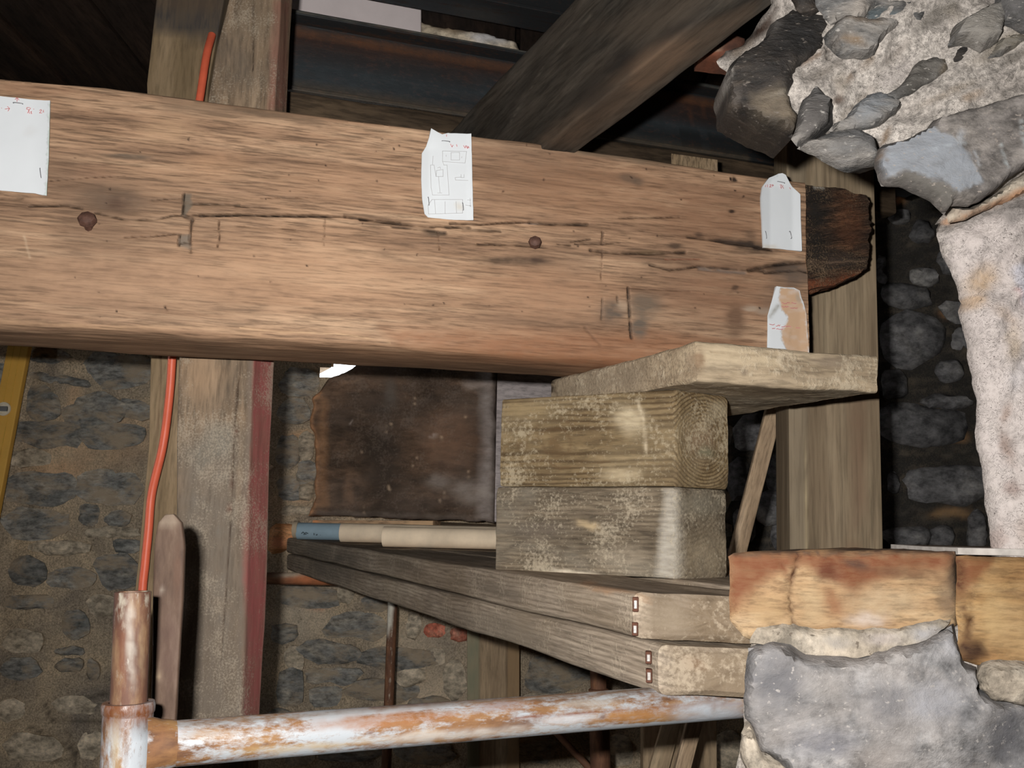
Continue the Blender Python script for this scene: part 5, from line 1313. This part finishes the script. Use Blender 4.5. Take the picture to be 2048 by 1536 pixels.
# ------------------------------------------------------------------ upper steel joists, plates and boards
ang = math.radians(18.5)
JU = np.array([math.cos(ang), math.sin(ang), 0]); JN = np.array([JU[1], -JU[0], 0])
def ijoist(label, px, yt, yb, d, s0_, s1_, flange, feats, seed):
    a = P(px, yt, d); b = P(px, yb, d)
    h = a[2] - b[2]
    t, w = .010, .008
    prof2 = [(-flange, 0), (flange, 0), (flange, t), (w, t + .006), (w, h - t - .006), (flange, h - t), (flange, h), (-flange, h), (-flange, h - t), (-w, h - t - .006), (-w, t + .006), (-flange, t)]
    base = np.array([a[0], a[1], b[2]]) - JN * flange
    secs = [[base + JU * s + JN * (-u) + np.array([0, 0, v]) for u, v in prof2] for s in (s0_, s1_)]
    o = loft('steel_joist', secs, STEEL, None, 160, 6, .0015, .0006, (8, 40, 40), feats=feats, d=2.2, wob=(40, 14, 3), seed=seed)
    return tag(o, label, 'steel joist')
ij1 = ijoist('dark steel joist with orange rust line running above the oak beam', 586, 18, 178, 2.12, -.16, 1.75, .045,
       [('line', [(590, 58), (1000, 129), (1200, 160), (1340, 190), (1480, 216)], 3.5, (120, 70, 22), .9, 0), ('poly', [(585, 62), (1000, 135), (1500, 222), (1500, 255), (1000, 165), (585, 100)], 8, (44, 28, 21), .75), ('poly', [(585, 104), (1000, 170), (1500, 262), (1580, 300), (1000, 215), (585, 168)], 8, (36, 42, 45), .8),
        ('poly', [(585, 170), (900, 215), (1500, 310), (1500, 325), (900, 230), (585, 184)], 4, (66, 58, 46), .6), ('line', [(585, 22), (1010, 95), (1450, 178)], 2.5, (70, 70, 64), .7, 0), ('line', [(1378, 205), (1380, 232)], 2, (90, 52, 26), .7, 0), ('line', [(1405, 210), (1410, 235)], 2, (84, 48, 26), .6, 0)], 1)
ij2 = ijoist('second dark steel joist higher up behind the pale plasterboard gap', 760, -215, -42, 2.2, -.25, 1.5, .05,
       [('line', [(720, 0), (900, 40), (1010, 72)], 3, (60, 40, 26), .8, 0), ('ell', 960, 30, 60, 14, 10, (52, 50, 46), .6), ('ell', 1440, 104, 30, 12, 8, (120, 66, 34), .85)], 2)
# timber wall plate under the steel, just behind the beam
pa = P(586, 182, 2.02); pb = P(586, 252, 2.02)
sp = []
for s in (-.16, 1.55):
    o_ = np.array([pa[0], pa[1], 0]) + JU * s
    bk_ = o_ - JN * .09
    sp.append([(o_[0], o_[1], pb[2]), (bk_[0], bk_[1], pb[2]), (bk_[0], bk_[1], pa[2]), (o_[0], o_[1], pa[2])])
wp = loft('wall_plate', sp, SUBW, None, 120, 6, .004, .003, (4, 30, 30), d=2.1, mid_amp=.004)
tag(wp, 'dark brown timber plate running under the steel joist', 'timber')
# pale block on the plate
c0 = P(1342, 340, 1.96); c1_ = P(1436, 352, 1.99); hh_ = P(1342, 306, 1.96)[2]
pbk = loft('packing_block', [[c0, c0 + np.array([.01, .05, 0]), np.array([c0[0] + .01, c0[1] + .05, hh_]), np.array([c0[0], c0[1], hh_])], [c1_, c1_ + np.array([.01, .05, 0]), np.array([c1_[0] + .01, c1_[1] + .05, hh_]), np.array([c1_[0], c1_[1], hh_])]], wood('packing_wood', (88, 72, 50), (116, 98, 72), (136, 116, 90), 2.0, long=30, cross=8), None, 20, 5, .002, .001)
tag(pbk, 'small pale packing block peeping out above the oak beam', 'packing block')
# pale plasterboard and stone seen in the gap between the joists
def slab(name, pts, d, th, mat, label, cat):
    V = [P(x, y, dd) for (x, y), dd in zip(pts, d)]
    n = np.array([0, th, th * .3])
    o = loft(name, [[V[0], V[1], V[1] + n, V[0] + n], [V[3], V[2], V[2] + n, V[3] + n]], mat, None, 30, [16, 3, 8, 3], .003, .001)
    return tag(o, label, cat)
slab('plasterboard', [(560, 60), (842, 110), (842, -60), (560, -110)], (2.42, 2.52, 2.52, 2.42), .012, PLASTER, 'pale pinkish plasterboard showing in the gap between the steel joists', 'plasterboard')
us = relief('rubble_stone', [(838, 45), (880, 55), (930, 62), (960, 68), (1000, 76), (1030, 84), (1060, 130), (840, 100), (832, 70)], (0, 2.56, EYE), NB, RUBBLE_L, .008, .1, .02, .02, .012, 30, .3, None, solid=True, d=2.5, seed=3.3,
            feats=[('ell', 900, 55, 40, 16, 8, (110, 88, 60), .8), ('ell', 975, 80, 40, 14, 8, (150, 150, 150), .85), ('line', [(838, 45), (836, 70)], 3, (220, 214, 200), .8, 0)])
tag(us, 'rough brown and grey stone beside the plasterboard between the steel joists', 'stone')
rb = relief('rusty_bracket', [(1402, 112), (1404, 80), (1440, 60), (1490, 78), (1490, 122), (1450, 117)], (0, 1.35, EYE), NB, RUSTM, .006, .05, .01, .006, .003, 40, .2, None, solid=True, d=1.35, seed=3.9, feats=[('ell', 1428, 92, 12, 10, 0, (196, 170, 140), .8), ('ell', 1425, 108, 24, 5, 0, (130, 66, 32), .7), ('ell', 1470, 100, 20, 20, 0, (60, 38, 28), .8)])
tag(rb, 'rusty iron bracket end bedded beside the sooty stone', 'bracket')

# ------------------------------------------------------------------ dark baulk behind the beam, tubes and laths
PO = P(985, 900, 3.30)
PN = np.array([-.14, -1.0, 0]); PN /= np.linalg.norm(PN)
ppoly = [(735, 690), (724, 722), (702, 738), (676, 750), (657, 759), (648, 770), (637, 785), (622, 800), (627, 815), (620, 832), (621, 852), (628, 872), (634, 905), (632, 935), (630, 960), (630, 990), (627, 1012), (616, 1030), (700, 1033), (800, 1036), (900, 1040), (987, 1044), (988, 870), (990, 690)]
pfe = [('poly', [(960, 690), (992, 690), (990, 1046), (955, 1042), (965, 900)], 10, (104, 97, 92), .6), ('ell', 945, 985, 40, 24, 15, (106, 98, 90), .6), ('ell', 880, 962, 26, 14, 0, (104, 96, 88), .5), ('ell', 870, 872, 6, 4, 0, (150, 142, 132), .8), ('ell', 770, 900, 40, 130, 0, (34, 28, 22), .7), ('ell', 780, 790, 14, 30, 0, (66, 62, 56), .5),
       ('ell', 945, 770, 20, 12, 0, (108, 98, 90), .6), ('ell', 900, 880, 60, 60, 0, (86, 62, 44), .5), ('ell', 700, 980, 10, 30, 0, (90, 68, 50), .6), ('poly', [(640, 1022), (975, 1034), (975, 1046), (625, 1034)], 5, (80, 72, 64), .5), ('line', [(700, 850), (712, 835)], 1, (110, 100, 90), .6, 0),
       ('poly', [(640, 790), (655, 800), (655, 1010), (640, 1015)], 8, (110, 78, 48), .5), ('line', [(637, 785), (622, 800), (627, 815), (620, 832), (621, 852), (628, 872), (634, 905), (631, 950), (630, 990), (627, 1012), (616, 1030)], 7, (224, 160, 104), .95, 0)]  # torn rim: fresh wood, lightened to orange to paint in daylight on it
for k in range(14):
    x = 720 + (k * 53) % 260; y = 780 + (k * 71) % 240
    pfe.append(('line', [(x, y), (x + 1, y + 14)], 1.0, (132, 112, 88), .6, 0))
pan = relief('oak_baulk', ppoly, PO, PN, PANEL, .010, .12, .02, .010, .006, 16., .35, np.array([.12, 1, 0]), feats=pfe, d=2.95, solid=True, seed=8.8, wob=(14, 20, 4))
tag(pan, 'dark broad oak baulk with ragged torn end standing under the beam', 'timber baulk')
e1 = P(988, 1044, 3.31); e2 = P(1170, 1044, 3.5)
zt_ = EYE + .6; zb_ = e1[2]
sd = loft('side_face_board', [[(e1[0], e1[1], zb_), (e1[0] + .02, e1[1] + .1, zb_), (e1[0] + .02, e1[1] + .1, zt_), (e1[0], e1[1], zt_)], [(e2[0], e2[1], zb_), (e2[0] + .02, e2[1] + .1, zb_), (e2[0] + .02, e2[1] + .1, zt_), (e2[0], e2[1], zt_)]],
          wood('dusty_lilac_wood', (92, 86, 84), (112, 106, 104), (130, 123, 121), 3.3, long=4, cross=20, streak=.25, bump=.3), pan, 20, 6, .004, .002)
tag(sd, 'dusty grey side face')

def tube(name, p1, p2, d1, d2, rpx, mat, label, cat, wall=.003, inner=True):
    A = P(*p1, d1); B = P(*p2, d2)
    L = np.linalg.norm(B - A)
    r = rpx * d1 / F
    for q_, dd in ((A, d1), (B, d2)):        # resting on the boards
        q_[2] = a1[2] + (c1[2] - a1[2]) * (dd - a1[1]) / (c1[1] - a1[1]) + r + .002
    root = lathe(name, A, B, pipe_profile(L, r, 24, wall), mat, None, 28)
    tag(root, label, cat)
    return root
# the tubes lie along the upper board
t3 = tube('cardboard_tube', (767, 1081), (1180, 1082), 2.66, 2.60, 20.0, TUBEC, 'beige cardboard tube lying on the boards right against the lower timber block', 'tube')
t2 = tube('cardboard_tube', (682, 1069), (1150, 1071), 3.02, 2.96, 18.6, TUBEC, 'beige cardboard tube lying between the blue-grey pipe and the other tube', 'tube')
t1 = tube('plastic_pipe', (596, 1062), (900, 1064), 3.22, 3.18, 16.6, TUBEB, 'blue-grey plastic pipe with dark print lying on the far part of the boards', 'pipe')
lathe('end_cap', P(588, 1059, 3.221), P(594, 1059, 3.22), [(0, .0001), (0, 16 * 3.22 / F), (.001, 17.2 * 3.22 / F), (.016, 17.2 * 3.22 / F), (.016, 14 * 3.22 / F)], plain('buff_tube_end', (124, 112, 92), 2.5), t1, 28)
mk = []
def curved(lines):
    # wrap strokes onto the pipe front
    return lines
r1 = 16.6 * 3.36 / F
ribbons('print', [[(603, 1067), (606, 1064), (609, 1067), (612, 1065), (616, 1067)], [(607, 1069), (613, 1068)], [(628, 1063), (628, 1070)], [(635, 1064), (632, 1064), (632, 1067), (635, 1067), (634, 1070), (632, 1070)], [(640, 1063), (638, 1067), (642, 1067)], [(641, 1065), (641, 1070)], [(646, 1069), (646, 1070)], [(649, 1064), (649, 1070)], [(652, 1064), (654, 1067), (652, 1070), (651, 1067), (652, 1064)]],
        1.5, P(630, 1066, 3.217 - r1 * 1.0), np.array([0, -1.0, 0]), INK, t1)
# laths and packing under the baulk
def lath(p1, p2, d1, d2, h, w, mat, label, feats=None):
    A = P(*p1, d1); B = P(*p2, d2)
    up = np.array([0, 0, h]); bk = np.array([0.02, w, 0])
    o = loft('packing_lath', [[A, A + bk, A + bk + up, A + up], [B, B + bk, B + bk + up, B + up]], mat, None, 30, 5, .002, .0015, feats=feats, d=3.35)
    return tag(o, label, 'lath')
lath((624, 1052), (866, 1054), 3.44, 3.29, .020, .10, wood('lath_dark_wood', (70, 54, 38), (96, 76, 54), (116, 94, 68), 3.35), 'thin brown packing lath with pale sawn end under the oak baulk', [('poly', [(815, 1036), (868, 1036), (868, 1056), (818, 1056)], 3, (196, 160, 116), .9), ('ell', 630, 1045, 10, 12, 0, (206, 140, 84), .9)])
pk = loft('bearer_block', [[(x, yy, zl), (x, yy + .09, zl), (x, yy + .09, zh), (x, yy, zh)] for x, yy, zl, zh in ((P(880, 1050, 3.35)[0], 3.36, EYE - .050, P(880, 1044, 3.36)[2]), (P(1060, 1050, 3.4)[0], 3.40, EYE - .050, P(1060, 1052, 3.40)[2]))], SUBW, None, 20, 5, .003, .002)
tag(pk, 'dark bearer block in the gap between baulk and scaffold boards', 'timber block')
# broken bright wood at the far end of the boards, in the daylight of the opening
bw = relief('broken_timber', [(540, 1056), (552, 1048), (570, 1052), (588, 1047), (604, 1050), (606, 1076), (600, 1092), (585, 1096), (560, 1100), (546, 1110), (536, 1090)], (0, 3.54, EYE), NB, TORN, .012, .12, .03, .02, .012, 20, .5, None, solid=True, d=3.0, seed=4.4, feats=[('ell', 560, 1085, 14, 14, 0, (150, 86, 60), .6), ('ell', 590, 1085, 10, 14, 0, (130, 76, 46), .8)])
tag(bw, 'broken orange-lit piece of timber at the far end of the scaffold boards', 'broken timber')

# ------------------------------------------------------------------ things near the back wall
rt = lathe('rusty_tube', P(440, 1155, 3.3), P(900, 1163, 3.3), pipe_profile(np.linalg.norm(P(440, 1155, 3.3) - P(900, 1163, 3.3)), .0195, 50, .003), RROD, None, 24, feats=[('ell', 580, 1150, 30, 6, 0, (150, 140, 120), .7), ('ell', 620, 1160, 50, 10, 0, (130, 72, 32), .6)], d=3.2)
tag(rt, 'horizontal rusty tube carrying the far end of the scaffold boards', 'tube')
ra = P(785.5, 1200, 3.25); rbm = P(777, 1420, 3.25)
rdv = (rbm - ra) / np.linalg.norm(rbm - ra)
rend = ra + rdv * ((ra[2] - .002) / -rdv[2])
rst = ra - rdv * .03
rd = lathe('rusty_standard', rend, rst, pipe_profile(np.linalg.norm(rst - rend), .0155, 50, .003), RROD, None, 20, feats=[('poly', [(775, 1195), (790, 1195), (780, 1270), (770, 1275)], 3, (140, 138, 126), .8)], d=3.2)
tag(rd, 'thin rusty upright rod with pale painted top below the boards', 'rod')
p2t = P(1196, 1330, 2.75); p2b = P(1201, 1536, 2.75)
dv = (p2b - p2t) / np.linalg.norm(p2b - p2t)
pe_ = p2t + dv * ((p2t[2] - .002) / -dv[2])
pst = p2t - dv * .1
Lp = np.linalg.norm(pst - pe_)
pr = pipe_profile(Lp, .0215, 40, .003)
rp = lathe('rusty_prop', pe_, pst, pr, RROD, None, 24)
tag(rp, 'thick rusty upright prop behind the white tube', 'prop')
cl0 = p2t + dv * .06
lathe('prop_collar', cl0, cl0 + dv * .5, [(0, .0218), (.003, .027), (.5, .0265), (.5, .0218)], RROD, rp, 24)
g0 = P(1110, 1462, 2.85); g1 = P(1196, 1555, 2.80)
gdv = (g1 - g0) / np.linalg.norm(g1 - g0)
gb = lathe('rusty_brace', g0 - gdv * .1, g1 + gdv * .35, pipe_profile(np.linalg.norm(g1 - g0) + .45, .0095, 20, .002), RROD, None, 16)
tag(gb, 'slim slanting rusty brace meeting the thick prop', 'brace')
b0 = upright('background_post', [(934, 1250), (934, 1536)], [(1039, 1250), (1039, 1536)], 3.45, .12, BACKW, EYE - .30, 0.0, 40, ns=(16, 4, 4, 4), r=.003, amp=.001, nsc=(2, 30, 30), wob=(5, 40, 2),
        feats=[('poly', [(930, 1200), (959, 1200), (959, 1600), (930, 1600)], 2, (72, 72, 56), .8), ('poly', [(1013, 1200), (1042, 1200), (1042, 1600), (1013, 1600)], 2, (80, 64, 42), .8)])
tag(b0, 'square timber upright with greenish edge below the boards near the rubble wall', 'post')
b3 = upright('background_post', [(1286, 1250), (1286, 1536)], [(1434, 1250), (1434, 1536)], 3.0, .06, BACKW, EYE - .30, 0.0, 40, ns=(16, 4, 4, 4), r=.003, amp=.001, nsc=(2, 30, 30), wob=(5, 40, 2), seed=3)
tag(b3, 'wide timber upright below the boards beside the grey base stone', 'post')
l0 = P(1346, 1440, 2.9); l1 = P(1318, 1540, 2.9)
ld = (l1 - l0) / np.linalg.norm(l1 - l0)
le = l0 + ld * ((l0[2] - .004) / -ld[2])
ls = l0 - ld * .1
wv = np.array([1, 0, .25]); wv /= np.linalg.norm(wv)
l2o = loft('leaning_lath', [ssec(ls, .03), ssec(le, .03)], BACKW, None, 30, [6, 3, 4, 3], .002, .001)
tag(l2o, 'pale lath leaning across the wide timber upright near the floor', 'lath')

# yellow level leaning on the back wall
y0 = P(46, 640, 3.58); y1 = P(4, 860, 3.55)
yd = (y1 - y0) / np.linalg.norm(y1 - y0)
ye = y0 + yd * ((y0[2] - .003) / -yd[2])
wv = np.array([1, 0, -yd[0] / yd[2] * 1.0]); wv /= np.linalg.norm(wv)
hw = 21.5 * 3.56 / F
def ysec(c): return [c - wv * hw, c + wv * hw, c + wv * hw + np.array([0, .028, 0]), c - wv * hw + np.array([0, .028, 0])]
lev = loft('spirit_level', [ysec(y0), ysec(ye)], YELLOW, None, 30, [12, 3, 4, 3], .003, .0)
tag(lev, 'long yellow spirit level leaning against the rubble wall', 'spirit level')
for f in (-.35, .3):
    a = y0 + wv * hw * f + np.array([0, -.0008, 0]); b = ye + wv * hw * f + np.array([0, -.0008, 0])
    sweep('groove', [a + yd * .02, (a + b) / 2, b - yd * .02], .0014, YDARK, lev, 6, 4)
vc = PP(8, 818, y0 - np.array([0, .001, 0]), np.cross(yd, wv) / np.linalg.norm(np.cross(yd, wv)))
vn = np.array([0, -1., 0])
vr = lathe('vial_ring', vc - vn * .004, vc + vn * .006, [(0, .018), (0, 14.0 * 3.56 / F), (.008, 14.0 * 3.56 / F), (.010, 13 * 3.56 / F), (.010, 10 * 3.56 / F), (.006, 9.4 * 3.56 / F), (.006, .0001)], VIALW, lev, 28)
box('vial', vc + np.array([-9 * 3.56 / F, -.012, -5 * 3.56 / F]), vc + np.array([9 * 3.56 / F, -.004, 5 * 3.56 / F]), VIALD, lev)
